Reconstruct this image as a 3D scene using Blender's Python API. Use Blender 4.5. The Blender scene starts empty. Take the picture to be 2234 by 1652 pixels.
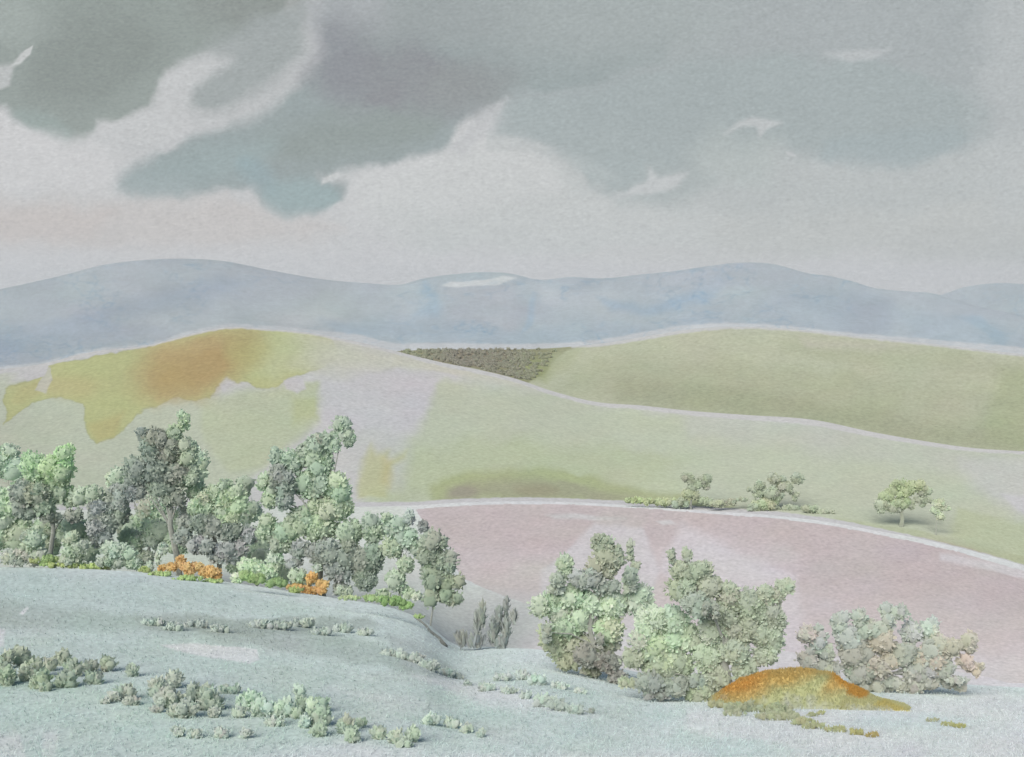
import bpy, math
import numpy as np

# ------------------------------------------------------------------ camera
FX, CX, CY = 2395.0, 1117.0, 826.0          # focal length / centre, in the 2234x1652 reading of the picture
PITCH = math.atan(126.0 / FX)
SP, CP = math.sin(PITCH), math.cos(PITCH)
scene = bpy.context.scene
cd = bpy.data.cameras.new("camera")
cam = bpy.data.objects.new("camera", cd)
scene.collection.objects.link(cam)
scene.camera = cam
cam.location = (0, 0, 0)
cam.rotation_euler = (math.pi / 2 - PITCH, 0, 0)
cd.sensor_fit = 'HORIZONTAL'
cd.sensor_width = 36.0
cd.lens = 36.0 * FX / 2234.0
cd.clip_start = 0.1
cd.clip_end = 90000.0

# ------------------------------------------------------------------ world, sun, exposure
SUN_EL, SUN_AZ = math.radians(34), math.radians(202)     # azimuth clockwise from +Y: behind the viewer's left shoulder
world = bpy.data.worlds.new("World")
scene.world = world
world.use_nodes = True
wn = world.node_tree
sky = wn.nodes.new('ShaderNodeTexSky')
sky.sky_type = 'NISHITA'
sky.sun_disc = False
sky.sun_elevation = SUN_EL
sky.sun_rotation = SUN_AZ
wn.links.new(sky.outputs[0], wn.nodes['Background'].inputs[0])
wn.nodes['Background'].inputs[1].default_value = 0.085
sd = bpy.data.lights.new("sun", 'SUN')
sd.energy = 2.8
sd.angle = math.radians(40)
sd.color = (1.0, 0.95, 0.88)
sun = bpy.data.objects.new("sun", sd)
scene.collection.objects.link(sun)
sun.rotation_euler = (math.pi / 2 - SUN_EL, 0, math.pi - SUN_AZ)
vs = scene.view_settings
vs.view_transform = 'Standard'
vs.look = 'None'
vs.exposure = 0.0
vs.gamma = 1.0
scene.cycles.max_bounces = 8
scene.cycles.diffuse_bounces = 7
scene.cycles.transmission_bounces = 7
scene.cycles.transparent_max_bounces = 4
scene.cycles.volume_bounces = 1

# ------------------------------------------------------------------ helpers
RNG = np.random.default_rng(7)


TONE = [.78, 25.0]


def lin(c):
    c = np.asarray(c, float)
    m = c.mean(-1, keepdims=True)
    sp = c.max(-1, keepdims=True) - c.min(-1, keepdims=True)
    k = min(1.0, TONE[0] * 1.25)
    f = .80 + .08 * np.clip((sp - 12) / 26, 0, 1)
    if TONE[0] < .6:                      # foliage: greyer greens, the strong colours kept
        f = .74 + .24 * np.clip((sp - 28) / 30, 0, 1)
    c = (TONE[0] * m + TONE[1] + k * (c - m) * f) / 255.0
    return np.where(c <= 0.04045, c / 12.92, ((c + 0.055) / 1.055) ** 2.4)


def at_from_px(x, y):
    """display pixel -> (X/Y, Z/Y) of the viewing ray"""
    u = (np.asarray(x, float) - CX) / FX
    v = (CY - np.asarray(y, float)) / FX
    d = CP + v * SP
    return u / d, (-SP + v * CP) / d


def px_from_at(a, t):
    d = CP - t * SP
    u = a / d
    v = (SP + t * CP) / d
    return CX + u * FX, CY - v * FX


def _hash(i, j, seed):
    n = (i.astype(np.int64) * 374761393 + j.astype(np.int64) * 668265263 + seed * 982451653) & 0xffffffff
    n = ((n ^ (n >> 13)) * 1274126177) & 0xffffffff
    n = ((n ^ (n >> 16)) * 2246822519) & 0xffffffff
    return ((n ^ (n >> 15)) & 0xffffff) / float(0xffffff)


def vnoise(x, y, seed=0):
    xi, yi = np.floor(x), np.floor(y)
    fx, fy = x - xi, y - yi
    fx = fx * fx * (3 - 2 * fx)
    fy = fy * fy * (3 - 2 * fy)
    a = _hash(xi, yi, seed); b = _hash(xi + 1, yi, seed)
    c = _hash(xi, yi + 1, seed); d = _hash(xi + 1, yi + 1, seed)
    return (a + (b - a) * fx) * (1 - fy) + (c + (d - c) * fx) * fy - 0.5      # -.5 .. .5


def fbm(x, y, seed=0, octv=4, gain=0.5):
    s, amp, tot = 0, 1.0, 0
    for k in range(octv):
        s = s + amp * vnoise(x * 2 ** k, y * 2 ** k, seed + 17 * k)
        tot += amp
        amp *= gain
    return s / tot


def sdist(px, py, poly):
    """signed distance to a polygon, positive inside"""
    P = np.asarray(poly, float)
    Q = np.roll(P, -1, axis=0)
    d2 = np.full(px.shape, 1e18)
    ins = np.zeros(px.shape, bool)
    for (x0, y0), (x1, y1) in zip(P, Q):
        ex, ey = x1 - x0, y1 - y0
        wx, wy = px - x0, py - y0
        h = np.clip((wx * ex + wy * ey) / (ex * ex + ey * ey + 1e-9), 0, 1)
        d2 = np.minimum(d2, (wx - h * ex) ** 2 + (wy - h * ey) ** 2)
        if y0 != y1:
            cr = ((y0 > py) != (y1 > py)) & (px < ex * (py - y0) / ey + x0)
            ins ^= cr
    return np.where(ins, 1, -1) * np.sqrt(d2)


def ell(cx, cy, rx, ry, n=20, rot=0):
    th = np.linspace(0, 2 * math.pi, n, endpoint=False)
    c, s = math.cos(math.radians(rot)), math.sin(math.radians(rot))
    return [(cx + rx * math.cos(t) * c - ry * math.sin(t) * s, cy + rx * math.cos(t) * s + ry * math.sin(t) * c) for t in th]


def paint(x, y, base, washes, seed=0):
    """patches of ground cover or cloud, later ones over earlier ones. wash = (polygon, colour, opacity, soft, rag)"""
    col = np.zeros(x.shape + (3,)) + lin(base)
    n1 = fbm(x / 60, y / 60, seed + 1, 3); n2 = fbm(x / 60, y / 60, seed + 2, 3)
    m1 = fbm(x / 11, y / 11, seed + 3, 2); m2 = fbm(x / 11, y / 11, seed + 4, 2)
    for w in washes:
        poly, c, op, soft, rag = w[:5]
        edge = w[5] if len(w) > 5 else 0
        P = np.asarray(poly, float)
        m = soft + rag * 2 + 12
        x0, y0 = P.min(0) - m; x1, y1 = P.max(0) + m
        sel = (x > x0) & (x < x1) & (y > y0) & (y < y1)
        if not sel.any():
            continue
        k = min(rag * .4, 10)
        xs = x[sel] + rag * 1.6 * n1[sel] + k * m1[sel]
        ys = y[sel] + rag * 1.6 * n2[sel] + k * m2[sel]
        s = sdist(xs, ys, poly)
        f = np.clip(s / (2 * soft * (.45 + 1.9 * np.clip(fbm(x[sel] / 75, y[sel] / 55, seed + 31, 2) + .3, 0, 1))) + .5, 0, 1)
        f = f * f * (3 - 2 * f)
        tgt = lin(c)[None, :]
        al = (f * op)[:, None]
        cc = col[sel] * (1 - al) + tgt * al
        if edge:
            e = np.exp(-((s - soft * .3) / 2.2) ** 2) * edge
            cc = cc * (1 - e[:, None])
        col[sel] = cc
    return col


def mesh_obj(name, verts, faces, mat, cols=None, parent=None, smooth=False, face_cols=False):
    """verts (N,3), faces (M,k) uniform k"""
    verts = np.ascontiguousarray(verts, np.float32)
    if not isinstance(faces, list):
        faces = [faces]
    tot = np.concatenate([np.full(len(f), f.shape[1], np.int32) for f in faces])
    flat = np.concatenate([np.asarray(f, np.int32).ravel() for f in faces])
    me = bpy.data.meshes.new(name)
    me.vertices.add(len(verts)); me.vertices.foreach_set('co', verts.ravel())
    M = len(tot)
    me.loops.add(len(flat)); me.loops.foreach_set('vertex_index', flat)
    me.polygons.add(M); me.polygons.foreach_set('loop_start', (np.cumsum(tot) - tot).astype(np.int32))
    if smooth:
        me.polygons.foreach_set('use_smooth', np.ones(M, bool))
    me.update(calc_edges=True)
    if cols is not None:
        at = me.attributes.new('tint', 'FLOAT_COLOR', 'POINT')
        c4 = np.ones((len(verts), 4), np.float32); c4[:, :3] = cols
        at.data.foreach_set('color', c4.ravel())
    me.materials.append(mat)
    ob = bpy.data.objects.new(name, me)
    scene.collection.objects.link(ob)
    if parent is not None:
        ob.parent = parent
    return ob


def grid_faces(nr, nc):
    i = np.arange(nr * nc).reshape(nr, nc)
    return np.stack([i[:-1, :-1], i[:-1, 1:], i[1:, 1:], i[1:, :-1]], -1).reshape(-1, 4)


def attr_mat(name, rough=0.95, noise_scale=None, noise_amt=0.0, transl=0.0, emit=False, bump=0.0, bscale=40):
    m = bpy.data.materials.new(name); m.use_nodes = True
    nt = m.node_tree; nt.nodes.clear()
    out = nt.nodes.new('ShaderNodeOutputMaterial')
    at = nt.nodes.new('ShaderNodeAttribute'); at.attribute_name = 'tint'
    col = at.outputs['Color']
    if noise_scale:
        tc = nt.nodes.new('ShaderNodeTexCoord')
        nz = nt.nodes.new('ShaderNodeTexNoise'); nz.inputs['Scale'].default_value = noise_scale
        nz.inputs['Detail'].default_value = 6; nz.inputs['Roughness'].default_value = 0.7
        nt.links.new(tc.outputs['Object'], nz.inputs['Vector'])
        mr = nt.nodes.new('ShaderNodeMapRange')
        mr.inputs['From Min'].default_value = 0.3; mr.inputs['From Max'].default_value = 0.7
        mr.inputs['To Min'].default_value = 1 - noise_amt; mr.inputs['To Max'].default_value = 1 + noise_amt
        nt.links.new(nz.outputs[0], mr.inputs[0])
        vm = nt.nodes.new('ShaderNodeVectorMath'); vm.operation = 'SCALE'
        nt.links.new(col, vm.inputs[0]); nt.links.new(mr.outputs[0], vm.inputs['Scale'])
        col = vm.outputs[0]
    if emit:
        em = nt.nodes.new('ShaderNodeEmission'); nt.links.new(col, em.inputs[0])
        nt.links.new(em.outputs[0], out.inputs[0])
        return m
    df = nt.nodes.new('ShaderNodeBsdfDiffuse'); nt.links.new(col, df.inputs[0]); df.inputs['Roughness'].default_value = rough
    sh = df.outputs[0]
    if transl:
        tr = nt.nodes.new('ShaderNodeBsdfTranslucent'); nt.links.new(col, tr.inputs[0])
        mx = nt.nodes.new('ShaderNodeMixShader'); mx.inputs[0].default_value = transl
        nt.links.new(sh, mx.inputs[1]); nt.links.new(tr.outputs[0], mx.inputs[2]); sh = mx.outputs[0]
    nt.links.new(sh, out.inputs[0])
    return m


def tag(o, label=None, cat=None, group=None, kind=None):
    for k, v in (('label', label), ('category', cat), ('group', group), ('kind', kind)):
        if v:
            o[k] = v
    return o


def grain(nr, nc, seed, amt):
    """fine streaky mottling, one value per mesh vertex"""
    r = np.random.default_rng(seed)
    g = r.normal(size=(nr, nc + 8))
    w = np.array([.1, .7, 1, .7, .1])
    g = sum(w[k] * g[:, k:k + nc] for k in range(5)) / math.sqrt((w ** 2).sum())
    g2 = g.copy(); g2[1:] += .35 * g[:-1]
    return (1 + amt * g2)[..., None]


# ------------------------------------------------------------------ sky: a bank of cloud all round, open overhead
MAT_SKY = attr_mat('cloud_sky', emit=True)
sky_washes = [
    # overall tones
    ([(1050, -60), (2300, -60), (2300, 330), (1800, 350), (1550, 330), (1400, 400), (1150, 320), (1000, 200)], (169, 177, 179), 1, 40, 30),
    ([(1650, 380), (2300, 360), (2300, 590), (1500, 590), (1400, 480)], (189, 193, 190), .8, 60, 30),
    ([(1000, 330), (1400, 330), (1600, 460), (1500, 560), (900, 560), (800, 430)], (196, 200, 199), .9, 50, 20),
    ([(-60, 440), (500, 430), (750, 500), (500, 560), (-60, 560)], (200, 194, 191), .8, 40, 20),
    ([(-60, 470), (260, 455), (200, 520), (-60, 545)], (201, 190, 185), .5, 30, 20),
    # left cloud
    ([(-60, -60), (640, -60), (600, 70), (430, 125), (360, 160), (330, 235), (262, 265), (215, 262), (200, 290), (140, 305), (55, 265), (12, 228), (-60, 225)], (152, 163, 158), 1, 16, 14),
    (ell(200, 130, 150, 90, rot=-20), (143, 153, 148), .9, 55, 20),
    (ell(560, 10, 130, 60), (146, 153, 149), .7, 45, 20),
    (ell(20, 40, 80, 60), (165, 176, 171), .8, 45, 10),
    (ell(90, 270, 70, 22, rot=25), (156, 172, 168), .8, 15, 8),
    ([(-30, 150), (30, 140), (20, 185), (-30, 205)], (190, 193, 193), .9, 8, 5),
    ([(20, 147), (46, 115), (72, 98), (66, 118), (42, 139)], (197, 200, 199), 1, 4, 3),
    ([(-60, 235), (60, 275), (140, 312), (230, 330), (262, 410), (-60, 420)], (206, 206, 207), .8, 22, 12),
    ([(760, 385), (960, 335), (1060, 300), (1180, 340), (1240, 400), (1000, 470), (780, 460)], (204, 206, 206), .7, 40, 20),
    # soft grey wedge and the pale streaks beside it
    ([(400, 150), (470, 100), (560, 40), (660, 10), (670, 120), (600, 200), (500, 240), (430, 250), (395, 210)], (163, 171, 171), 1, 34, 20),
    ([(450, 122), (505, 132), (430, 190), (400, 260), (340, 330), (250, 340), (200, 300), (262, 268), (330, 240), (350, 180), (390, 140)], (196, 198, 199), .95, 17, 14),
    ([(690, -40), (740, -40), (705, 110), (625, 215), (520, 272), (430, 300), (360, 340), (290, 372), (290, 340), (420, 268), (540, 222), (630, 150), (668, 60)], (187, 190, 192), .55, 32, 26),
    # great central cloud
    ([(700, -60), (1500, -60), (1450, 130), (1290, 190), (1110, 212), (1055, 240), (1000, 278), (975, 320), (920, 348), (840, 358), (760, 372), (700, 385), (752, 398), (745, 435), (690, 470), (620, 468), (565, 440), (550, 405), (480, 415), (400, 428), (300, 430), (262, 410), (300, 365), (420, 300), (560, 255), (660, 190), (715, 110)], (154, 167, 168), 1, 15, 18),
    ([(700, -60), (1500, -60), (1500, 80), (1100, 110), (720, 90)], (160, 168, 169), .8, 50, 20),
    (ell(1350, 40, 260, 110), (168, 178, 178), .8, 80, 20),
    (ell(750, 25, 90, 60), (170, 175, 179), .8, 40, 20),
    (ell(880, 180, 190, 75, rot=10), (146, 149, 154), 1, 60, 30),
    (ell(740, 130, 55, 90), (146, 150, 157), .8, 45, 20),
    (ell(1030, 190, 110, 55, rot=-8), (151, 157, 158), .8, 35, 20),
    (ell(760, 300, 210, 50, rot=-8), (148, 160, 157), .9, 40, 24),
    (ell(450, 360, 160, 42, rot=-15), (156, 174, 175), .8, 35, 14),
    (ell(655, 430, 85, 38), (154, 176, 178), .9, 16, 8),
    (ell(560, 380, 50, 26, rot=40), (148, 175, 182), .5, 20, 8),
    (ell(330, 408, 80, 24), (165, 179, 181), .6, 25, 8),
    # light tongues
    ([(975, 330), (1060, 236), (1112, 212), (1110, 262), (1050, 300), (1010, 345)], (192, 194, 196), .8, 12, 6),
    ([(704, 388), (700, 402), (712, 398), (748, 382), (738, 374)], (199, 202, 202), 1, 3, 4),
    # right cloud
    ([(1180, 300), (2200, 300), (2240, 440), (1900, 470), (1500, 455), (1400, 430), (1260, 400)], (184, 190, 190), .9, 45, 30),
    ([(1290, 330), (1520, 330), (1560, 400), (1500, 440), (1360, 440)], (172, 182, 182), .9, 22, 16),
    ([(1115, 225), (1300, 190), (1500, 130), (1900, 130), (2130, 200), (2150, 300), (2000, 345), (1830, 335), (1700, 330), (1580, 330), (1500, 375), (1420, 372), (1400, 400), (1340, 415), (1290, 385), (1200, 315), (1070, 300)], (165, 177, 178), .9, 24, 26),
    ([(1800, 300), (2080, 270), (2120, 310), (1980, 360), (1850, 362), (1790, 335)], (163, 177, 180), .75, 18, 16),
    ([(1560, 280), (1700, 310), (1680, 400), (1540, 400), (1500, 340)], (180, 190, 188), .7, 30, 16),
    ([(1060, 290), (1180, 312), (1205, 322), (1150, 332), (1060, 330)], (192, 196, 196), .8, 8, 6),
    (ell(1300, 370, 60, 14, rot=20), (180, 190, 190), .6, 12, 8),
    ([(1340, 432), (1408, 394), (1420, 371), (1440, 388), (1500, 382), (1478, 408), (1400, 422)], (197, 200, 201), .85, 8, 9),
    ([(1576, 296), (1612, 262), (1640, 254), (1706, 267), (1672, 284), (1655, 302), (1648, 276), (1620, 272)], (192, 196, 197), .9, 6, 6),
    ([(1800, 116), (1945, 108), (1900, 134), (1850, 138)], (186, 191, 193), .9, 12, 8),
    (ell(1726, 337, 12, 4, rot=20), (194, 198, 199), 1, 2, 2),
    ([(2150, -60), (2300, -60), (2300, 600), (2160, 560), (2130, 300)], (190, 195, 196), .55, 45, 40),
    ([(1900, 500), (2300, 480), (2300, 560), (1950, 560)], (188, 191, 189), .6, 30, 20),
    # pale base above the mountains
    ([(-60, 540), (700, 545), (1100, 560), (1500, 550), (2300, 580), (2300, 720), (-60, 720)], (203, 203, 205), .75, 26, 16),
    (ell(1500, 560, 260, 22), (196, 198, 196), .5, 20, 14),
]
TONE[:] = [1.10, -19.0]
xs = np.concatenate([np.linspace(-2.2, -0.52, 60), np.linspace(-0.5, 0.5, 1150), np.linspace(0.52, 2.2, 60)])
ts = np.concatenate([np.linspace(-0.10, 0.0, 6)[:-1], np.linspace(0.0, 0.33, 420), np.linspace(0.34, 0.58, 24)])
A, T = np.meshgrid(xs, ts)
sx, sy = px_from_at(A, T)
sc_ = paint(sx, sy, (200, 201, 202), sky_washes, 50)
sc_ *= grain(*A.shape, 3, .042)
sc_ *= (1 + .05 * fbm(sx / 260, sy / 120, 91, 3) + .05 * fbm(sx / 50, sy / 22, 92, 4, .6))[..., None]
# overcast brightens upward, and is boosted above the view to light the land
sc_ *= (1 + 2.6 * np.clip((T - .36) / .3, 0, 1))[..., None]
R = 25000.0
az = np.arctan(A)
V = np.stack([R * np.sin(az), R * np.cos(az), R * T * np.cos(az)], -1)
sky_v, sky_f, sky_c = V.reshape(-1, 3), grid_faces(*A.shape), sc_.reshape(-1, 3)
# the rest of the ring, behind the viewer
az0 = math.atan(2.2)
azb = np.linspace(az0, 2 * math.pi - az0, 90)
tb = np.linspace(-.1 * math.cos(az0), .58 * math.cos(az0), 40)
AB, TB = np.meshgrid(azb, tb)
VB = np.stack([R * np.sin(AB), R * np.cos(AB), R * TB], -1)
cb = np.zeros(AB.shape + (3,)) + lin((182, 190, 191))
cb *= (1 + .5 * fbm(AB * 3, TB * 9, 77, 4))[..., None] * (1 + 2.2 * np.clip((TB - .15) / .3, 0, 1))[..., None]  # upper part of the unseen ring boosted too, to light the land
fb = grid_faces(*AB.shape) + len(sky_v)
sky_ob = mesh_obj('sky', np.concatenate([sky_v, VB.reshape(-1, 3)]), np.concatenate([sky_f, fb]), MAT_SKY, np.concatenate([sky_c, cb.reshape(-1, 3)]))
tag(sky_ob, kind='structure')

TONE[:] = [.80, 25.0]

# ------------------------------------------------------------------ terrain
KG = 1.0          # light reaching open ground: albedo = colour seen / KG
MAT_G = attr_mat('grassland', noise_scale=2.0, noise_amt=.05)
MAT_M = attr_mat('moorland', noise_scale=.01, noise_amt=.04)


def contour(pts):
    P = np.array(pts, float)
    a, t = at_from_px(P[:, 0], P[:, 1])
    return a, t


def smooth_interp(q, a, t):
    # monotone-ish cubic (Catmull-Rom) interpolation
    m = np.gradient(t, a)
    i = np.clip(np.searchsorted(a, q) - 1, 0, len(a) - 2)
    h = a[i + 1] - a[i]
    s = (q - a[i]) / h
    r = ((2 * s ** 3 - 3 * s ** 2 + 1) * t[i] + (s ** 3 - 2 * s ** 2 + s) * h * m[i] + (-2 * s ** 3 + 3 * s ** 2) * t[i + 1] + (s ** 3 - s ** 2) * h * m[i + 1])
    return np.where(q < a[0], t[0], np.where(q > a[-1], t[-1], r))


def curve(pts):
    a, t = contour(pts)
    return lambda q: smooth_interp(np.asarray(q, float), a, t)


def lerp(pts):
    P = np.array(pts, float)
    a = (P[:, 0] - CX) / FX
    return lambda q: np.interp(q, a, P[:, 1])


MEADOW_EDGE = [(-300, 1232), (0, 1237), (150, 1240), (300, 1248), (450, 1264), (600, 1285), (750, 1308), (850, 1325), (920, 1352), (985, 1402), (1080, 1412), (1180, 1418), (1280, 1438), (1400, 1468), (1600, 1474), (1900, 1482), (2234, 1500), (2500, 1510)]
FIELD_TOP = [(-300, 1118), (0, 1115), (500, 1108), (780, 1106), (900, 1103), (1000, 1097), (1100, 1094), (1250, 1096), (1400, 1104), (1550, 1115), (1700, 1126), (1800, 1138), (1900, 1156), (2000, 1174), (2100, 1197), (2234, 1234), (2500, 1330)]
HILL_TOP = [(-300, 850), (0, 806), (80, 796), (200, 768), (330, 752), (420, 728), (500, 714), (580, 718), (650, 723), (780, 746), (870, 768), (960, 790), (1050, 808), (1120, 825), (1210, 855), (1300, 877), (1400, 885), (1500, 896), (1620, 905), (1780, 917), (1900, 942), (2000, 960), (2120, 978), (2234, 986), (2500, 1010)]
FARHILL_TOP = [(-300, 900), (0, 870), (500, 800), (700, 778), (860, 767), (940, 763), (1100, 763), (1240, 757), (1330, 747), (1420, 732), (1520, 717), (1600, 713), (1700, 716), (1900, 737), (2050, 752), (2234, 773), (2500, 800)]
MOUNT_TOP = [(-300, 680), (0, 631), (120, 605), (240, 576), (300, 569), (370, 565), (480, 569), (600, 592), (700, 609), (800, 618), (880, 620), (920, 609), (980, 600), (1040, 594), (1120, 599), (1175, 611), (1250, 605), (1310, 608), (1400, 599), (1480, 591), (1550, 580), (1620, 573), (1690, 577), (1750, 592), (1850, 612), (1900, 627), (1960, 634), (2040, 642), (2100, 660), (2234, 690), (2500, 740)]
REAR_TOP = [(-300, 720), (1300, 680), (1900, 660), (1980, 648), (2050, 644), (2100, 628), (2180, 618), (2234, 620), (2350, 635), (2500, 640)]

t_edge, t_ftop, t_htop, t_fh, t_mt, t_rt = map(curve, (MEADOW_EDGE, FIELD_TOP, HILL_TOP, FARHILL_TOP, MOUNT_TOP, REAR_TOP))
Y_edge = lerp([(0, 62), (900, 56), (1200, 44), (1500, 40), (2234, 37)])
Y_vb = lambda a: Y_edge(a) + 12.0                       # where the valley field begins
Y_ft = lerp([(0, 235), (900, 225), (1400, 215), (2234, 165)])
Y_ht = lerp([(0, 620), (500, 600), (900, 520), (1400, 430), (2234, 360)])
Y_fh = lambda a: 1150 + 0 * a
Z0 = -6.1


def z_meadow(X, Y):
    """open slope in front of the viewer"""
    X = np.asarray(X, float); Y = np.asarray(Y, float)
    a = X / np.maximum(Y, 15)
    te, Ye = t_edge(a), Y_edge(a)
    ze = te * Ye
    # z linear from (15,Z0) to the edge, then falling away
    s = (Y - 15) / (Ye - 15)
    z = Z0 + (ze - Z0) * s - .0 * s
    near = Z0 + (Y - 15) * .30 * -1
    near = -1.65 - np.clip(Y, -60, 15) * (Z0 + 1.65) / -15.0
    z = np.where(Y < 15, near, z)
    over = np.maximum(Y - Ye, 0)
    z = np.where(Y > Ye, ze - .34 * over - .02 * over ** 2 * (over < 30), z)
    hum = .10 * fbm(X / 3.1, Y / 4.0, 5, 3) * np.clip((Ye - Y) / 8, 0, 1)
    return z + hum


FINE = np.linspace(-0.5, 0.5, 1150)
COLS = np.concatenate([np.linspace(-1.0, -0.51, 30), FINE, np.linspace(0.51, 1.0, 30)])


def strip(name, rows, base, washes, mat, seed, gr=.04, k=KG, colfix=None):
    """rows: list of (Y array, Z array) per column -> one sheet"""
    Y = np.stack([r[0] for r in rows]); Z = np.stack([r[1] for r in rows])
    X = COLS[None, :] * np.maximum(Y, 15)
    a = COLS[None, :] + 0 * Y
    t = Z / np.maximum(Y, 8)
    sx, sy = px_from_at(a, t)
    col = paint(sx, sy, base, washes, seed)
    col = col * (1 + .07 * fbm(sx / 70, sy / 26, seed + 7, 5, .65) + .05 * fbm(sx / 16, sy / 7, seed + 8, 3))[..., None]
    col = col * (1 + .05 * np.stack([fbm(sx / 90, sy / 40, seed + 9 + q, 3) for q in range(3)], -1))
    if colfix is not None:
        col = colfix(col, a, Y, sx, sy)
    col *= grain(*Y.shape, seed, gr)
    col = np.clip(col / k, 0, .92)
    V = np.stack([X, Y, Z], -1)
    return V, col, sx, sy


# --- meadow (near slope)
meadow_w = [
    ([(-80, 1230), (900, 1340), (1000, 1420), (1500, 1560), (1200, 1700), (-80, 1700)], (184, 195, 193), .9, 40, 20),
    ([(-80, 1235), (350, 1255), (700, 1320), (500, 1330), (-80, 1290)], (178, 189, 189), .8, 18, 12),
    ([(-80, 1290), (150, 1320), (420, 1350), (700, 1370), (800, 1400), (950, 1440), (1010, 1475), (960, 1482), (800, 1450), (600, 1420), (300, 1380), (-80, 1360)], (163, 174, 170), .95, 12, 14),
    ([(280, 1345), (420, 1340), (520, 1352), (640, 1345), (800, 1350), (830, 1368), (760, 1374), (640, 1392), (500, 1384), (330, 1378)], (154, 164, 158), .85, 6, 12),
    ([(840, 1385), (910, 1400), (960, 1440), (1015, 1478), (960, 1478), (880, 1450)], (164, 172, 172), .8, 8, 10),
    ([(-80, 1380), (400, 1390), (700, 1450), (900, 1500), (1100, 1560), (700, 1540), (300, 1440), (-80, 1420)], (176, 190, 185), .75, 25, 16),
    ([(700, 1480), (1150, 1560), (1100, 1600), (900, 1560), (660, 1510)], (172, 187, 182), .5, 22, 14),
    ([(250, 1500), (520, 1540), (720, 1590), (900, 1640), (600, 1620), (300, 1560)], (174, 189, 183), .5, 20, 16),
    ([(352, 1406), (420, 1404), (520, 1412), (560, 1418), (568, 1438), (545, 1450), (470, 1438), (400, 1424)], (203, 203, 205), 1, 3, 5),
    ([(-40, 1370), (12, 1372), (8, 1410), (-40, 1420)], (202, 203, 205), 1, 3, 3),
    ([(42, 1338), (60, 1322), (62, 1328), (50, 1342)], (203, 204, 205), 1, 1.5, 1),
    ([(1040, 1470), (1120, 1462), (1180, 1480), (1250, 1495), (1310, 1530), (1200, 1512), (1080, 1480)], (178, 190, 188), .8, 5, 8),
    ([(600, 1640), (760, 1610), (900, 1640), (1400, 1640), (2300, 1600), (2300, 1720), (300, 1720)], (203, 205, 207), .8, 22, 20),
    ([(700, 1500), (900, 1520), (1000, 1550), (820, 1545)], (200, 203, 204), .5, 15, 14),
    ([(900, 1475), (1100, 1500), (1300, 1560), (1050, 1540)], (202, 202, 204), .7, 14, 12),
    ([(1500, 1560), (2300, 1510), (2300, 1660), (1500, 1660)], (201, 202, 205), .8, 20, 16),
    ([(1470, 1600), (1650, 1612), (1760, 1640), (1600, 1660), (1450, 1640)], (188, 199, 198), .8, 14, 12),
    ([(1800, 1580), (2000, 1560), (2160, 1568), (2100, 1590), (1900, 1600)], (190, 199, 201), .7, 12, 12),
    ([(0, 1600), (40, 1590), (60, 1660), (0, 1665)], (203, 204, 205), .7, 8, 5),
    ([(95, 1600), (130, 1590), (120, 1650), (90, 1655)], (203, 204, 205), .6, 6, 5),
    ([(-80, 1440), (300, 1500), (700, 1600), (500, 1640), (-80, 1590)], (182, 197, 190), .7, 26, 20),
    ([(-80, 1250), (500, 1290), (760, 1330), (600, 1345), (-80, 1310)], (174, 188, 184), .6, 18, 16),
    ([(900, 1380), (1180, 1430), (1350, 1500), (1250, 1510), (1000, 1450)], (188, 198, 198), .7, 18, 14),
    # grey-green flecks in the grass
    ([(570, 1508), (700, 1518), (720, 1560), (640, 1580), (560, 1540)], (172, 188, 182), .6, 6, 12),
    ([(860, 1560), (950, 1565), (1040, 1590), (1030, 1604), (930, 1585)], (174, 190, 184), .7, 5, 10),
    ([(1160, 1480), (1280, 1500), (1310, 1520), (1230, 1518)], (176, 188, 186), .6, 5, 9),
    ([(-20, 1470), (80, 1485), (200, 1500), (140, 1512), (-20, 1500)], (160, 182, 168), .6, 8, 10),
]
ymid = np.linspace(0, 1, 300)
rows = []
for Yv in (-60, -40, -25, -12, -4, 0, 4, 8, 12):
    Y = np.full(COLS.shape, float(Yv)); rows.append((Y, z_meadow(COLS * 15, Y)))
for s in ymid:
    Y = 1 / (1 / 14.0 + s * (1 / Y_edge(COLS) - 1 / 14.0)); rows.append((Y, z_meadow(COLS * np.maximum(Y, 15), Y)))
for dy in (.4, 1, 2, 3.5, 5, 8, 12, 16, 22):
    Y = Y_edge(COLS) + dy; rows.append((Y, z_meadow(COLS * Y, Y)))
V, C, _, _ = strip('meadow', rows, (194, 202, 202), meadow_w, MAT_G, 11, k=np.array([.82, .79, .81]), gr=.055)
MV, MC = V, C
tag(mesh_obj('meadow', V.reshape(-1, 3), grid_faces(*V.shape[:2]), MAT_G, C.reshape(-1, 3), smooth=True), kind='structure')


# --- valley floor: ploughed field and the pale grass round it
def z_valley(a, Y):
    yb, yt = Y_vb(a), Y_ft(a)
    zb = (np.minimum(t_edge(a), t_edge(a)) - .010) * yb
    zt = t_ftop(a) * yt
    s = (Y - yb) / (yt - yb)
    return zb + (zt - zb) * s


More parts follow.
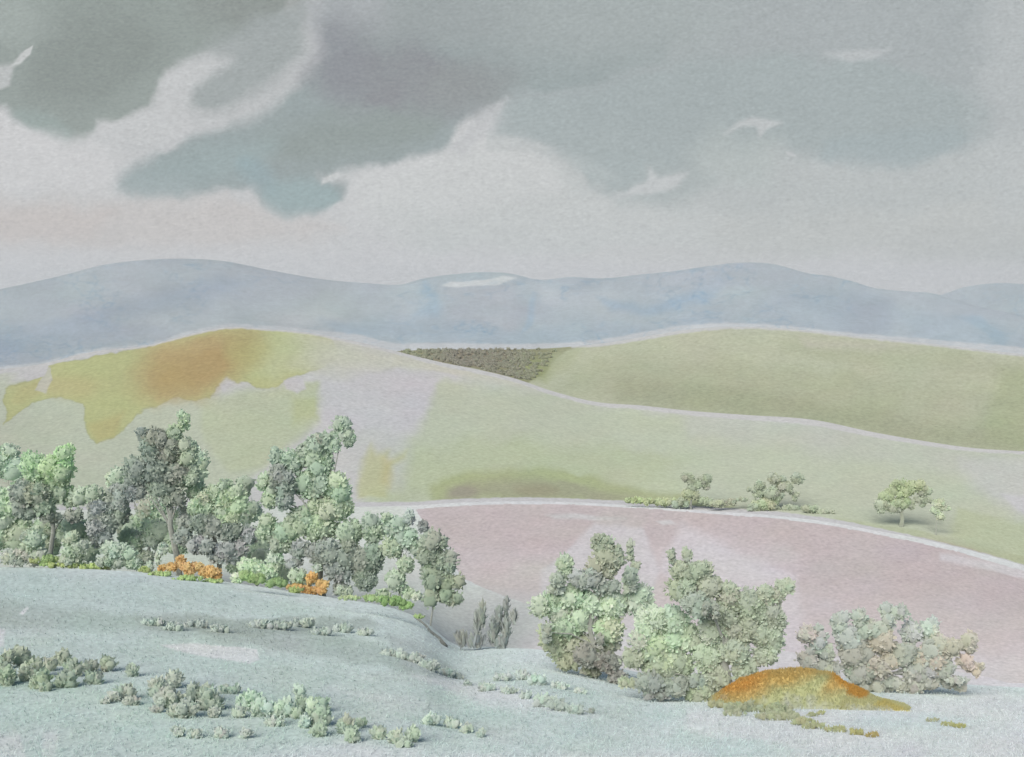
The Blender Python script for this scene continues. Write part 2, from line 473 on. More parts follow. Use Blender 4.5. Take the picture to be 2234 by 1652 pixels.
PLOUGH = [(905, 1112), (940, 1108), (1000, 1104), (1100, 1100), (1250, 1101), (1400, 1109), (1550, 1121), (1700, 1132), (1800, 1145), (1900, 1163), (2000, 1183), (2100, 1207), (2234, 1246), (2520, 1330), (2520, 1500), (2200, 1490), (2130, 1470), (1700, 1420), (1400, 1380), (1180, 1330), (1060, 1285), (1010, 1262), (992, 1240), (985, 1198), (955, 1170), (925, 1145)]
valley_w = [
    ([(-80, 1100), (860, 1100), (960, 1180), (1000, 1270), (1150, 1320), (1100, 1420), (-80, 1280)], (196, 202, 194), .9, 16, 14),
    ([(-80, 1120), (300, 1125), (560, 1150), (600, 1250), (-80, 1240)], (186, 198, 180), .7, 24, 20),
    ([(980, 1280), (1180, 1320), (1400, 1380), (1180, 1420), (1000, 1400)], (190, 194, 188), .8, 20, 16),
    ([(1280, 1300), (1700, 1360), (2300, 1440), (2300, 1520), (1100, 1440)], (196, 193, 194), .8, 25, 16),
    ([(1990, 1505), (2300, 1460), (2300, 1560), (1960, 1540)], (203, 203, 206), .8, 20, 16),
]
plough_w = [
    ([(900, 1100), (1300, 1095), (1750, 1120), (2300, 1240), (2300, 1330), (1500, 1200), (1000, 1200)], (181, 169, 168), 1, 26, 12),
    ([(1780, 1200), (2040, 1190), (2300, 1270), (2300, 1400), (1900, 1400), (1700, 1280)], (178, 167, 166), .7, 50, 20),
    ([(1000, 1250), (1300, 1230), (1500, 1280), (1450, 1400), (1150, 1350)], (192, 187, 182), .7, 40, 20),
    ([(1480, 1150), (1750, 1200), (1720, 1280), (1550, 1260)], (192, 184, 184), .6, 30, 20),
    ([(1720, 1400), (2300, 1420), (2300, 1500), (1720, 1500)], (199, 194, 194), .9, 35, 16),
    ([(1750, 1290), (2300, 1360), (2300, 1440), (1740, 1400)], (190, 182, 181), .6, 40, 16),
    ([(1190, 1125), (1240, 1121), (1300, 1125), (1365, 1131), (1300, 1135), (1210, 1132)], (193, 193, 191), .7, 4, 4),
    ([(1430, 1138), (1462, 1135), (1475, 1143), (1445, 1146)], (198, 198, 198), .7, 3, 3),
    ([(1310, 1120), (1400, 1130), (1380, 1200), (1300, 1190)], (184, 182, 172), .5, 25, 10),
    ([(1180, 1245), (1230, 1210), (1300, 1140), (1400, 1150), (1440, 1240), (1420, 1300), (1300, 1260), (1180, 1300)], (200, 200, 202), .55, 8, 8),
    ([(1440, 1240), (1490, 1140), (1600, 1200), (1740, 1260), (1760, 1400), (1700, 1440), (1500, 1300)], (203, 200, 203), .5, 12, 8),
    ([(2050, 1205), (2300, 1250), (2300, 1275), (2050, 1222)], (200, 198, 201), .6, 6, 4),
]
rows = []
for s in np.linspace(0, 1, 260):
    yb, yt = Y_vb(COLS), Y_ft(COLS)
    Y = 1 / (1 / yb + s * (1 / yt - 1 / yb)); rows.append((Y, z_valley(COLS, Y)))
V, Cv, sx, sy = strip('v', rows, (198, 201, 200), valley_w, MAT_G, 21, k=.84, gr=.045)
_, Cp, _, _ = strip('p', rows, (188, 178, 177), plough_w, MAT_G, 23, k=.86, gr=.045)
F = grid_faces(*V.shape[:2])
pm = sdist(sx + 5 * fbm(sx / 14, sy / 14, 9, 3) + 7 * fbm(sx / 40, sy / 40, 9, 2), sy + 1.5 * fbm(sx / 9, sy / 9, 19, 2), PLOUGH)
# the lower edge of the ploughland thins out into grass
fade = np.clip((sy - (1262 + (sx - 1000) * .14)) / 70, 0, 1)[..., None] * np.clip((1750 - sx) / 300, 0, 1)[..., None]
Cp = Cp * (1 - fade) + Cv * fade
pf = pm.reshape(-1)[F].mean(1) > 0


def compact(V, C, F):
    u, inv = np.unique(F, return_inverse=True)
    return V.reshape(-1, 3)[u], inv.reshape(F.shape), C.reshape(-1, 3)[u]


v_, f_, c_ = compact(V, Cp, F[pf])
tag(mesh_obj('ploughed_field', v_, f_, MAT_G, c_, smooth=True), kind='structure')
v_, f_, c_ = compact(V, Cv, F[~pf])
tag(mesh_obj('valley_grass', v_, f_, MAT_G, c_, smooth=True), kind='structure')


# --- the green hill
def z_hill(a, Y):
    y0, y1 = Y_ft(a), Y_ht(a)
    z0, z1 = t_ftop(a) * y0, t_htop(a) * y1
    s = (Y - y0) / (y1 - y0)
    z = z0 + (z1 - z0) * s
    return np.where(Y > y1, z1 - .10 * (Y - y1) - .0006 * (Y - y1) ** 2, z)


def band(pts, up, dn):
    """polygon hugging a contour"""
    return [(x, y - up) for x, y in pts] + [(x, y + dn) for x, y in reversed(pts)]


hill_w = [
    # pale green mass
    ([(-80, 800), (300, 880), (700, 830), (700, 900), (640, 960), (560, 1030), (500, 1070), (-80, 1130)], (191, 199, 175), .9, 14, 12),
    ([(440, 880), (700, 830), (700, 920), (640, 960), (580, 1020), (500, 1030), (440, 960)], (189, 197, 166), .8, 12, 8),
    ([(640, 870), (700, 870), (695, 910), (640, 925)], (184, 190, 146), .7, 14, 8),
    ([(940, 830), (1200, 850), (1500, 900), (1900, 940), (2300, 990), (2300, 1300), (1800, 1160), (1350, 1110), (780, 1110), (830, 980), (900, 940)], (190, 198, 174), .95, 26, 18),
    ([(860, 990), (1000, 960), (1300, 970), (1500, 1000), (1400, 1060), (900, 1100), (820, 1100)], (183, 193, 160), .8, 26, 18),
    ([(1350, 1000), (1500, 1040), (1480, 1090), (1350, 1060)], (190, 200, 168), .7, 20, 14),
    ([(1500, 905), (1800, 930), (2234, 1000), (2234, 1060), (1900, 1000), (1500, 950)], (192, 197, 184), .7, 20, 14),
    ([(2100, 1000), (2300, 1000), (2300, 1140), (2180, 1100), (2120, 1060)], (199, 200, 198), .7, 22, 14),
    ([(2090, 1110), (2300, 1150), (2300, 1260), (2150, 1215), (2070, 1170)], (184, 193, 160), .8, 10, 10),
    ([(2185, 1078), (2300, 1080), (2300, 1150), (2220, 1110)], (203, 203, 206), .8, 8, 6),
    # bare pale saddle
    ([(700, 810), (780, 800), (900, 800), (960, 830), (930, 890), (900, 950), (790, 960), (720, 950), (700, 900)], (202, 201, 203), .95, 20, 14),
    ([(770, 940), (850, 930), (900, 970), (880, 1060), (770, 1060)], (196, 199, 195), .7, 20, 12),
    # ridge colours
    ([(110, 790), (220, 770), (330, 758), (480, 712), (600, 718), (720, 735), (740, 780), (690, 812), (640, 826), (610, 840), (560, 850), (520, 836), (505, 828), (480, 840), (460, 870), (420, 876), (390, 868), (340, 890), (310, 895), (290, 920), (255, 960), (212, 968), (185, 925), (175, 880), (120, 868), (70, 878), (10, 925), (20, 900), (6, 870), (15, 845), (50, 828), (100, 822)], (186, 190, 138), 1, 3, 14, .10),
    ([(640, 722), (780, 748), (870, 770), (850, 800), (760, 810), (690, 815), (640, 800)], (203, 204, 186), .95, 26, 10),
    ([(560, 720), (680, 730), (680, 800), (600, 830), (540, 800)], (190, 196, 156), .8, 34, 10),
    ([(330, 765), (420, 735), (500, 716), (560, 722), (560, 790), (500, 820), (440, 872), (350, 880), (310, 860), (300, 810)], (178, 161, 116), 1, 30, 18),
    (ell(430, 805, 90, 38, rot=-12), (175, 152, 104), .8, 30, 14),
    (ell(540, 770, 55, 30), (178, 176, 120), .6, 22, 14),
    ([(190, 925), (270, 900), (255, 955), (215, 965)], (186, 174, 120), .5, 10, 8),
    (ell(60, 855, 40, 18, rot=-30), (186, 178, 128), .4, 12, 8),
    (ell(150, 845, 60, 25), (188, 180, 132), .5, 20, 12),
    ([(20, 835), (40, 815), (110, 800), (118, 830), (100, 860), (75, 850), (100, 815)], (202, 203, 200), .6, 4, 8),
    ([(620, 830), (660, 826), (668, 848), (650, 858), (625, 850)], (202, 202, 203), .9, 4, 6),
    ([(480, 838), (495, 824), (510, 835), (490, 855)], (202, 202, 203), .8, 4, 5),
    # saddle path and crest rim
    ([(860, 770), (1010, 800), (1130, 830), (1180, 850), (1100, 840), (960, 812), (850, 800)], (204, 204, 186), .8, 8, 6),
    # tawny clump by the trees
    ([(778, 1060), (790, 1005), (812, 972), (826, 990), (850, 982), (845, 1010), (860, 1000), (890, 982), (885, 1000), (855, 1020), (845, 1080), (780, 1085)], (189, 192, 148), .8, 9, 9),
    ([(835, 1000), (855, 1005), (850, 1060), (832, 1050)], (188, 178, 128), .5, 8, 6),
    # thicket-dark rough grass over the ploughland
    ([(945, 1100), (942, 1060), (970, 1038), (1060, 1025), (1180, 1020), (1290, 1036), (1350, 1062), (1440, 1080), (1560, 1095), (1600, 1100), (1600, 1118), (1400, 1104), (1100, 1093)], (168, 177, 134), .9, 12, 14, .03),
    ([(960, 1095), (975, 1062), (1100, 1045), (1250, 1050), (1330, 1076), (1400, 1096), (1100, 1090)], (158, 159, 134), .8, 16, 14),
    (ell(1010, 1078, 30, 14), (150, 144, 130), .7, 10, 8),
    (ell(1170, 1070, 50, 14), (152, 146, 120), .6, 12, 8),
    ([(1820, 1130), (2000, 1155), (2234, 1215), (2300, 1240), (2300, 1252), (2200, 1222), (2000, 1176), (1820, 1146)], (176, 182, 148), .6, 6, 4),
    ([(1915, 1160), (2010, 1172), (2120, 1198), (2200, 1225), (2120, 1215), (2000, 1186)], (176, 160, 140), .8, 4, 3),
]


def hill_fix(col, a, Y, sx, sy):
    # pale crest and a pale track along the foot
    d = sy - px_from_at(a, t_htop(a))[1]
    wdt = np.interp(sx, [0, 300, 600, 850, 1000, 1400, 1800, 2100, 2234], [8, 2, 2, 5, 7, 7, 11, 6, 4])
    f = np.clip(1 - (d - wdt + 3 * fbm(sx / 12, sy / 12, 3, 2)) / 3, 0, 1)[..., None]
    f = f * (d > -50)[..., None]
    col = col * (1 - f) + lin((203, 203, 201)) * f
    d = px_from_at(a, t_ftop(a))[1] - sy
    wdt = np.interp(sx, [0, 700, 900, 1300, 1700, 1900, 2000, 2234], [4, 12, 7, 7, 8, 6, 2, 0])
    f = np.clip(1 - (d - wdt + 3 * fbm(sx / 12, sy / 12, 4, 2)) / 2.5, 0, 1)[..., None]
    return col * (1 - f) + lin((200, 200, 201)) * f


rows = []
for s in np.linspace(0, 1, 330):
    y0, y1 = Y_ft(COLS), Y_ht(COLS)
    Y = 1 / (1 / y0 + s * (1 / y1 - 1 / y0)); rows.append((Y, z_hill(COLS, Y)))
for dy in (4, 10, 20, 40, 80, 140, 220):
    Y = Y_ht(COLS) + dy; rows.append((Y, z_hill(COLS, Y)))
V, C, _, _ = strip('hill', rows, (202, 203, 200), hill_w, MAT_G, 31, k=1.05, gr=.045, colfix=hill_fix)
tag(mesh_obj('green_hill', V.reshape(-1, 3), grid_faces(*V.shape[:2]), MAT_G, C.reshape(-1, 3), smooth=True), kind='structure')

# --- far hill
t_fb = lambda a: t_htop(a) - .02
Y_f0 = lambda a: Y_ht(a) + 180


def z_far(a, Y):
    y0, y1 = Y_f0(a), Y_fh(a)
    z0, z1 = np.minimum(t_fb(a), t_fh(a) - .01) * y0, t_fh(a) * y1
    s = (Y - y0) / (y1 - y0)
    z = z0 + (z1 - z0) * s
    return np.where(Y > y1, z1 - .08 * (Y - y1) - .0002 * (Y - y1) ** 2, z)


WOODPATCH = [(855, 772), (875, 764), (940, 762), (1100, 763), (1200, 760), (1260, 756), (1230, 768), (1205, 790), (1190, 812), (1150, 836), (1100, 822), (1040, 806), (960, 795), (900, 782)]
far_w = [
    ([(1200, 740), (1600, 712), (1900, 735), (2300, 780), (2300, 1000), (1600, 920), (1100, 840)], (188, 192, 165), .95, 20, 16),
    ([(1300, 780), (1600, 790), (2000, 830), (2300, 870), (2300, 1000), (1900, 950), (1500, 900), (1200, 850)], (174, 179, 150), .85, 30, 20),
    ([(1350, 830), (1650, 850), (1800, 880), (2300, 940), (2300, 1000), (2000, 965), (1700, 920), (1350, 880)], (162, 168, 138), .8, 22, 14),
    ([(1700, 740), (1960, 758), (2234, 790), (2234, 830), (1900, 800), (1700, 770)], (174, 179, 150), .7, 20, 14),
    ([(1750, 735), (1960, 750), (1900, 765), (1760, 758)], (192, 190, 172), .8, 14, 10),
    ([(1980, 850), (2160, 870), (2120, 940), (1960, 910)], (182, 186, 160), .7, 30, 14),
    ([(2180, 800), (2300, 800), (2300, 1000), (2150, 960)], (166, 174, 138), .7, 24, 10),
    (WOODPATCH, (142, 142, 110), 1, 3, 5, .1),
    ([(930, 765), (1120, 766), (1130, 800), (1040, 800), (940, 785)], (140, 130, 112), .85, 14, 10),
    ([(1110, 790), (1220, 770), (1190, 830), (1120, 825)], (150, 158, 112), .8, 16, 10),
    ([(1210, 765), (1280, 752), (1240, 800), (1190, 830)], (176, 182, 148), .7, 16, 8),
]


def far_fix(col, a, Y, sx, sy):
    d = sy - px_from_at(a, t_fh(a))[1]
    wdt = np.interp(sx, [800, 1240, 1300, 1500, 1600, 1900, 2234], [0, 0, 5, 6, 3, 3, 4])
    f = np.clip(1 - (d - wdt + 3 * fbm(sx / 12, sy / 12, 3, 2)) / 3, 0, 1)[..., None] * (wdt > 0.5)[..., None]
    return col * (1 - f) + lin((201, 202, 200)) * f


rows = []
for s in np.linspace(0, 1, 190):
    y0, y1 = Y_f0(COLS), Y_fh(COLS)
    Y = 1 / (1 / y0 + s * (1 / y1 - 1 / y0)); rows.append((Y, z_far(COLS, Y)))
for dy in (8, 20, 50, 120, 250, 500):
    Y = Y_fh(COLS) + dy; rows.append((Y, z_far(COLS, Y)))
V, C, _, _ = strip('far', rows, (190, 194, 170), far_w, MAT_G, 41, k=1.07, gr=.045, colfix=far_fix)
tag(mesh_obj('far_hill', V.reshape(-1, 3), grid_faces(*V.shape[:2]), MAT_G, C.reshape(-1, 3), smooth=True), kind='structure')

# --- mountains
KM = np.array([1.07, 1.05, 1.06])
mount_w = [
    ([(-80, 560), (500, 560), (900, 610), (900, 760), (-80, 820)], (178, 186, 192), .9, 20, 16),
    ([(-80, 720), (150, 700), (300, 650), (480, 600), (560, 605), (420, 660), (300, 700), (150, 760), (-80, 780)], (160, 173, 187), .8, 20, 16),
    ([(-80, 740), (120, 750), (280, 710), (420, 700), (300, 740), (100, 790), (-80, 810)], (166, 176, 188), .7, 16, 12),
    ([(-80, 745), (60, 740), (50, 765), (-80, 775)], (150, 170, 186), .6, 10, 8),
    ([(240, 700), (520, 690), (700, 640), (860, 640), (700, 720), (450, 715)], (180, 190, 193), .8, 20, 16),
    ([(560, 690), (700, 670), (760, 700), (620, 715)], (192, 196, 198), .6, 14, 10),
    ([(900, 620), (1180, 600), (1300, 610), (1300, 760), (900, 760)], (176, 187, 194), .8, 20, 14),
    ([(960, 620), (1120, 620), (1150, 680), (1100, 730), (980, 700)], (177, 182, 190), .8, 16, 12),
    ([(900, 690), (940, 655), (915, 640), (925, 612), (950, 640), (965, 670), (960, 690)], (158, 180, 196), .7, 8, 8),
    ([(1148, 700), (1162, 640), (1172, 640), (1160, 710), (1130, 730)], (156, 180, 197), .6, 5, 6),
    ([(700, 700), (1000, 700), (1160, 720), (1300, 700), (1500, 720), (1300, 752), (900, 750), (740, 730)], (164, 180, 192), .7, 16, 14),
    ([(1160, 625), (1340, 640), (1360, 680), (1180, 670)], (188, 194, 199), .7, 14, 10),
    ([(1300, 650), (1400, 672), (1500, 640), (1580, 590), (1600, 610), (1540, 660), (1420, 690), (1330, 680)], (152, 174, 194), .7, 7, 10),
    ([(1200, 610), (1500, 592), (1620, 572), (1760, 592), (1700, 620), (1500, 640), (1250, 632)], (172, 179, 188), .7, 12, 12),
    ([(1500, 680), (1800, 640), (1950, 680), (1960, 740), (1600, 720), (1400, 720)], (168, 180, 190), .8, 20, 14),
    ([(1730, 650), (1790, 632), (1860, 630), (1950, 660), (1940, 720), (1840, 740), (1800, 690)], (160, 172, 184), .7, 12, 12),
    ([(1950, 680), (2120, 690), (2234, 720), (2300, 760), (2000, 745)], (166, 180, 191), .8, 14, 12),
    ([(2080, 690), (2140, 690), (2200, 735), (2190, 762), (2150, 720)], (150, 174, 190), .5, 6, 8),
    ([(1850, 600), (2234, 620), (2300, 700), (2000, 660)], (174, 184, 192), .7, 14, 10),
    ([(962, 622), (985, 612), (1010, 616), (1060, 610), (1100, 600), (1128, 606), (1090, 620), (1000, 626)], (212, 214, 216), 1, 2.0, 5),
]


def mount_fix(col, a, Y, sx, sy):
    # pale band just above the nearer crests
    crest = np.minimum(px_from_at(a, t_htop(a))[1], px_from_at(a, t_fh(a))[1])
    d = crest - sy
    wdt = np.interp(sx, [0, 300, 700, 780, 900, 1200, 1300, 1500, 1800, 2100, 2234], [3, 3, 6, 14, 14, 8, 8, 8, 3, 9, 12])
    f = np.clip(1 - (d - wdt + 4 * fbm(sx / 18, sy / 18, 3, 2)) / 4, 0, 1)[..., None]
    col = col * (1 - f) + lin((202, 204, 207)) * f
    q = fbm(sx / 95, sy / 42, 63, 4, .6)
    q2 = fbm(sx / 60, sy / 30, 67, 4, .6)
    for n_, s_ in ((q, .9), (q2, .6)):
        col = col * (1 + .16 * n_[..., None])
        w_ = (np.exp(-(n_ / .012) ** 2) * s_ * np.clip(.5 + 3 * vnoise(sx / 80, sy / 40, 69), 0, 1))[..., None]
        col = col * (1 - w_ * np.array([.30, .16, .06]))
    top = sy - px_from_at(a, t_mt(a))[1]
    e = np.exp(-((top - 1.5) / 3.0) ** 2)[..., None] * .06
    return col * (1 - e) 


def z_mt(a, Y, ymin, yt, tb, tt):
    z0, z1 = tb * ymin, tt * yt
    s = (Y - ymin) / (yt - ymin)
    z = z0 + (z1 - z0) * s
    return z


def mount(name, tb, tt, ymin, yt, seed, n, washes, base):
    rows = []
    for s in np.linspace(0, 1, n):
        Y = 1 / (1 / ymin + s * (1 / yt - 1 / ymin)) + 0 * COLS
        z = z_mt(COLS, Y, ymin, yt, tb, tt)
        z = z + 45 * fbm(COLS * 9, Y / 700, seed, 4) * math.sin(math.pi * s)
        rows.append((Y, z))
    for dy in (40, 120, 300, 700):
        Y = yt + dy + 0 * COLS; rows.append((Y, tt * yt - .2 * dy))
    V, C, _, _ = strip(name, rows, base, washes, MAT_M, seed, gr=.04, colfix=mount_fix, k=KM)
    return tag(mesh_obj(name, V.reshape(-1, 3), grid_faces(*V.shape[:2]), MAT_M, C.reshape(-1, 3), smooth=True), kind='structure')


tm_ = t_mt(COLS) + (2.2 / FX) * fbm(COLS * 26, COLS * 0, 5, 4, .6) * 2 * np.clip((COLS + .12) / .05, 0, 1)
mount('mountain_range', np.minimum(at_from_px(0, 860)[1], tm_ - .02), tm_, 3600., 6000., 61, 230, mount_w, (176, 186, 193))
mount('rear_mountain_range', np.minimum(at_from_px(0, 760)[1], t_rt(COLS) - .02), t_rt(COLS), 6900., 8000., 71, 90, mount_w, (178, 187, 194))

gx = np.array([[-9500, -200, -222], [9500, -200, -222], [9500, 9400, -222], [-9500, 9400, -222]], float)
tag(mesh_obj('ground', gx, np.array([[0, 1, 2, 3]]), MAT_G, np.tile(lin((170, 180, 150)), (4, 1))), kind='structure')


# ------------------------------------------------------------------ vegetation
TONE[:] = [.50, 62.0]
KL = 0.35         # leaves sit partly in each other's shade
MAT_LEAF = attr_mat('leaves', transl=.24, noise_scale=1.5, noise_amt=.06)
MAT_BARK = attr_mat('bark', noise_scale=6, noise_amt=.2)


def leaf_mesh(P, D, N, L, W, col, rng, curl=.18):
    """P centres, D long-axis unit vectors, L length, W width -> oval leaf sprays (6-gons)"""
    n = len(P)
    side = np.cross(N, D); side /= np.linalg.norm(side, axis=1, keepdims=True) + 1e-9     # the blade faces away from the crown
    nor = np.cross(D, side)
    u = np.array([-.5, -.22, .22, .5, .22, -.22]); v = np.array([0, .5, .46, 0, -.5, -.46])
    b = np.array([0, .5, .5, 0, -.5, -.5]) * 0
    pts = (P[:, None, :] + D[:, None, :] * (u[None, :, None] * L[:, None, None]) + side[:, None, :] * (v[None, :, None] * W[:, None, None])
           + nor[:, None, :] * ((np.abs(u) * -curl)[None, :, None] * L[:, None, None]))
    f = np.arange(n * 6).reshape(n, 6)
    c = np.repeat(col, 6, axis=0)
    return pts.reshape(-1, 3), f, c


def _ball():
    v = [(0, 0, 1.0)]
    for i, th in enumerate((.75, 1.57, 2.4)):
        for k in range(7):
            p = 2 * math.pi * (k + .5 * i) / 7
            v.append((math.sin(th) * math.cos(p), math.sin(th) * math.sin(p), math.cos(th)))
    v.append((0, 0, -1.0))
    f = []
    for k in range(7):
        n = (k + 1) % 7
        f.append((0, 1 + k, 1 + n))
        for r in (0, 1):
            a, b = 1 + 7 * r, 8 + 7 * r
            f.append((a + k, b + k, a + n)); f.append((a + n, b + k, b + n))
        f.append((22, 15 + n, 15 + k))
    return np.array(v), np.array(f)


BALL_V, BALL_F = _ball()


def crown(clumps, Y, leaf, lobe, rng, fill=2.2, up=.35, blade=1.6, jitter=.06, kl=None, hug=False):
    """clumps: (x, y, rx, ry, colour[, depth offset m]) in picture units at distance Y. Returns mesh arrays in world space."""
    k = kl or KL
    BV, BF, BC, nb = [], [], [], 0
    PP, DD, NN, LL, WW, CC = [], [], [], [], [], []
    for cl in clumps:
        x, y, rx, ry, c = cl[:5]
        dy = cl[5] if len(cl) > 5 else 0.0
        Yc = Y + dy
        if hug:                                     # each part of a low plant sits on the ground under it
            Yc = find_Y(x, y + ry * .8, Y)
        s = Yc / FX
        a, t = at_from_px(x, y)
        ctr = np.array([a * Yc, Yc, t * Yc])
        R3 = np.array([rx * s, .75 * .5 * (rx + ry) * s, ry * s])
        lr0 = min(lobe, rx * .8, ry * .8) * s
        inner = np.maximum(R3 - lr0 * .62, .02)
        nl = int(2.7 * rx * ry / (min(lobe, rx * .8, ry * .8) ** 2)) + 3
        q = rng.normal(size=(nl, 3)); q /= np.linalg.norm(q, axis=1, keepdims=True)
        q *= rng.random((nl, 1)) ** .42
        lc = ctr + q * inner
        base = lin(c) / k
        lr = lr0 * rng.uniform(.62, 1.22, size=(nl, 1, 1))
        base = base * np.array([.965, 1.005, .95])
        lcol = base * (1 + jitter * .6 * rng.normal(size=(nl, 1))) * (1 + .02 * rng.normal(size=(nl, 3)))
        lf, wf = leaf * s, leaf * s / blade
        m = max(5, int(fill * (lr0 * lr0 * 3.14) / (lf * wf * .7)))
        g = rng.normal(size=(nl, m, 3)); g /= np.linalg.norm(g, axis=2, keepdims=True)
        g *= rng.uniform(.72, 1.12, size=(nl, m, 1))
        # added leaf-coloured ball inside each lobe, so gaps between leaves don't go dark
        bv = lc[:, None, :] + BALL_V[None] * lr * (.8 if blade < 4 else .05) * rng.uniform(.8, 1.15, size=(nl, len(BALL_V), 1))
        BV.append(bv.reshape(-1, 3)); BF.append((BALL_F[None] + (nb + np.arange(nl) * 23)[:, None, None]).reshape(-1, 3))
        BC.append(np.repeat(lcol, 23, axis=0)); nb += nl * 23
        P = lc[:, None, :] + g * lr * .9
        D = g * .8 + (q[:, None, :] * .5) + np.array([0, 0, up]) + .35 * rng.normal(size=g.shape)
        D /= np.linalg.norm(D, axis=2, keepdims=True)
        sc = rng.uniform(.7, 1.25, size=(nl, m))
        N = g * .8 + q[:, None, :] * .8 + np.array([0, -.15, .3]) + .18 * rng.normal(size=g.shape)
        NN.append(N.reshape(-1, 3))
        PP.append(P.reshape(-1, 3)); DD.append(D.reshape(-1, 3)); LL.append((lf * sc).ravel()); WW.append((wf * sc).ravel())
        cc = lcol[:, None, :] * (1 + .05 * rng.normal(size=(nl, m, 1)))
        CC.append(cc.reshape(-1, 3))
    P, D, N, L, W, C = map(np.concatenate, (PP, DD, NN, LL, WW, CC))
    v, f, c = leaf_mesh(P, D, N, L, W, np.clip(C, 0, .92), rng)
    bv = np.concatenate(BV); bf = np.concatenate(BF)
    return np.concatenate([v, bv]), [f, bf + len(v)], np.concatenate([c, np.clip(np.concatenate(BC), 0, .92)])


def tube(path, radii, sides=8):
    path = np.asarray(path, float); V, F = [], []
    for i, p in enumerate(path):
        d = path[min(i + 1, len(path) - 1)] - path[max(i - 1, 0)]
        d /= np.linalg.norm(d) + 1e-9
        u = np.cross(d, (0.3, 1, .1)); u /= np.linalg.norm(u); w = np.cross(d, u)
        th = np.linspace(0, 2 * math.pi, sides, endpoint=False)
        V.append(p + radii[i] * (np.cos(th)[:, None] * u + np.sin(th)[:, None] * w))
        if i:
            for k in range(sides):
                F.append([(i - 1) * sides + k, (i - 1) * sides + (k + 1) % sides, i * sides + (k + 1) % sides, i * sides + k])
    return np.concatenate(V), np.array(F)


def wpos(x, y, Y):
    a, t = at_from_px(x, y)
    return np.array([a * Y, Y, t * Y])


def find_Y(x, y, default=None):
    """distance at which the meadow meets the sight line through picture point (x, y)"""
    a, t = at_from_px(x, y)
    Ys = np.linspace(13, float(Y_edge(a)) + .5, 600)
    tz = z_meadow(a * Ys, Ys) / Ys
    k = int(np.argmax(tz > t))
    if tz[k] > t:
        return float(Ys[k])
    return float(default) if default else float(Y_edge(a))


def ground_z(X, Y):
    a = X / max(Y, 15)
    if Y <= Y_vb(a):
        zm = float(z_meadow(X, Y))
        return zm
    if Y <= Y_ft(a):
        return float(z_valley(a, Y))
    return float(z_hill(a, Y))


def plant(name, label, cat, x, Y, clumps, leaf=11, lobe=22, group=None, trunk=None, bark=(150, 156, 142), seed=None, fill=2.2, up=.35, blade=1.6, jitter=.06, kl=None, limbs=True, hug=False, heart=True):
    """a tree or shrub standing at picture column x, distance Y. trunk = (radius m) or None for a plant of leaves only"""
    if name not in ('grey_reeds',):
        leaf *= .72
        lobe *= 1.3
    rng = np.random.default_rng(seed if seed is not None else int(x * 7 + Y))
    a = (x - CX) / FX
    X = a * Y
    base = np.array([X, Y, ground_z(X, Y)])
    if hug:                                         # a low plant of separate tufts
        e = bpy.data.objects.new(name, None)
        scene.collection.objects.link(e); e.location = base
        tag(e, label, cat, group)
        for cl in clumps:
            v, f, c = crown([cl], Y, leaf, lobe, rng, fill, up, blade, jitter, kl, True)
            mesh_obj('tuft', v - base, f, MAT_LEAF, c, parent=e)
        return e
    v, f, c = crown(clumps, Y, leaf, lobe, rng, fill, up, blade, jitter, kl, hug)
    # nothing grows below ground
    f = [g[v[g][:, :, 2].min(1) > base[2] - .5] for g in f]
    u = np.unique(np.concatenate([g.ravel() for g in f]))
    remap = np.zeros(len(v), np.int64); remap[u] = np.arange(len(u))
    v, c, f = v[u], c[u], [remap[g] for g in f]
    v = v - base
    if trunk is None:
        ob = mesh_obj(name, v, f, MAT_LEAF, c)
        ob.location = base
        return tag(ob, label, cat, group)
    e = bpy.data.objects.new(name, None)
    e.empty_display_size = .5
    scene.collection.objects.link(e); e.location = base
    tag(e, label, cat, group)
    mesh_obj('crown', v, f, MAT_LEAF, c, parent=e)
    # trunk up to the heart of the crown, limbs out to the clumps
    cen = []
    for cl in clumps:
        dy = cl[5] if len(cl) > 5 else 0.0
        cen.append(wpos(cl[0], cl[1], Y + dy) - base)
    cen = np.array(cen); wts = np.array([cl[2] * cl[3] for cl in clumps], float)
    heart = (cen * wts[:, None]).sum(0) / wts.sum()
    H = heart[2]
    path = [np.array([0, 0, -.3]), np.array([0, 0, 0.0])]
    for s in (.25, .5, .75, 1):
        path.append(np.array([heart[0] * s ** 1.5 + .04 * H * math.sin(7 * s + x), heart[1] * s, H * s]))
    rad = [trunk * 1.35, trunk * 1.1, trunk, trunk * .85, trunk * .7, trunk * .5]
    VV, FF = tube(path, rad)
    VV, FF = [VV], [FF]; n = len(VV[0])
    if limbs:
        for q in cen[::2]:
            st = path[3] if q[2] < H else path[4]
            mid = (st + q) / 2 + np.array([0, 0, .08 * H])
            w, g = tube([st, mid, q], [trunk * .4, trunk * .22, trunk * .08], 6)
            VV.append(w); FF.append(g + n); n += len(w)
    VV, FF = np.concatenate(VV), np.concatenate(FF)
    cb = lin(bark) / .62 * (1 + .08 * rng.normal(size=(len(VV), 1)))
    mesh_obj('trunk', VV, FF, MAT_BARK, np.clip(cb, 0, 1), parent=e, smooth=True)
    return e


# colours of the foliage, as seen
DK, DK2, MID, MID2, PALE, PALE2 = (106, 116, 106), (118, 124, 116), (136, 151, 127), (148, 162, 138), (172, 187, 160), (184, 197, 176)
GY, GYL, GYP = (126, 131, 132), (150, 155, 155), (168, 170, 166)
OL, TAN = (150, 156, 134), (170, 168, 146)

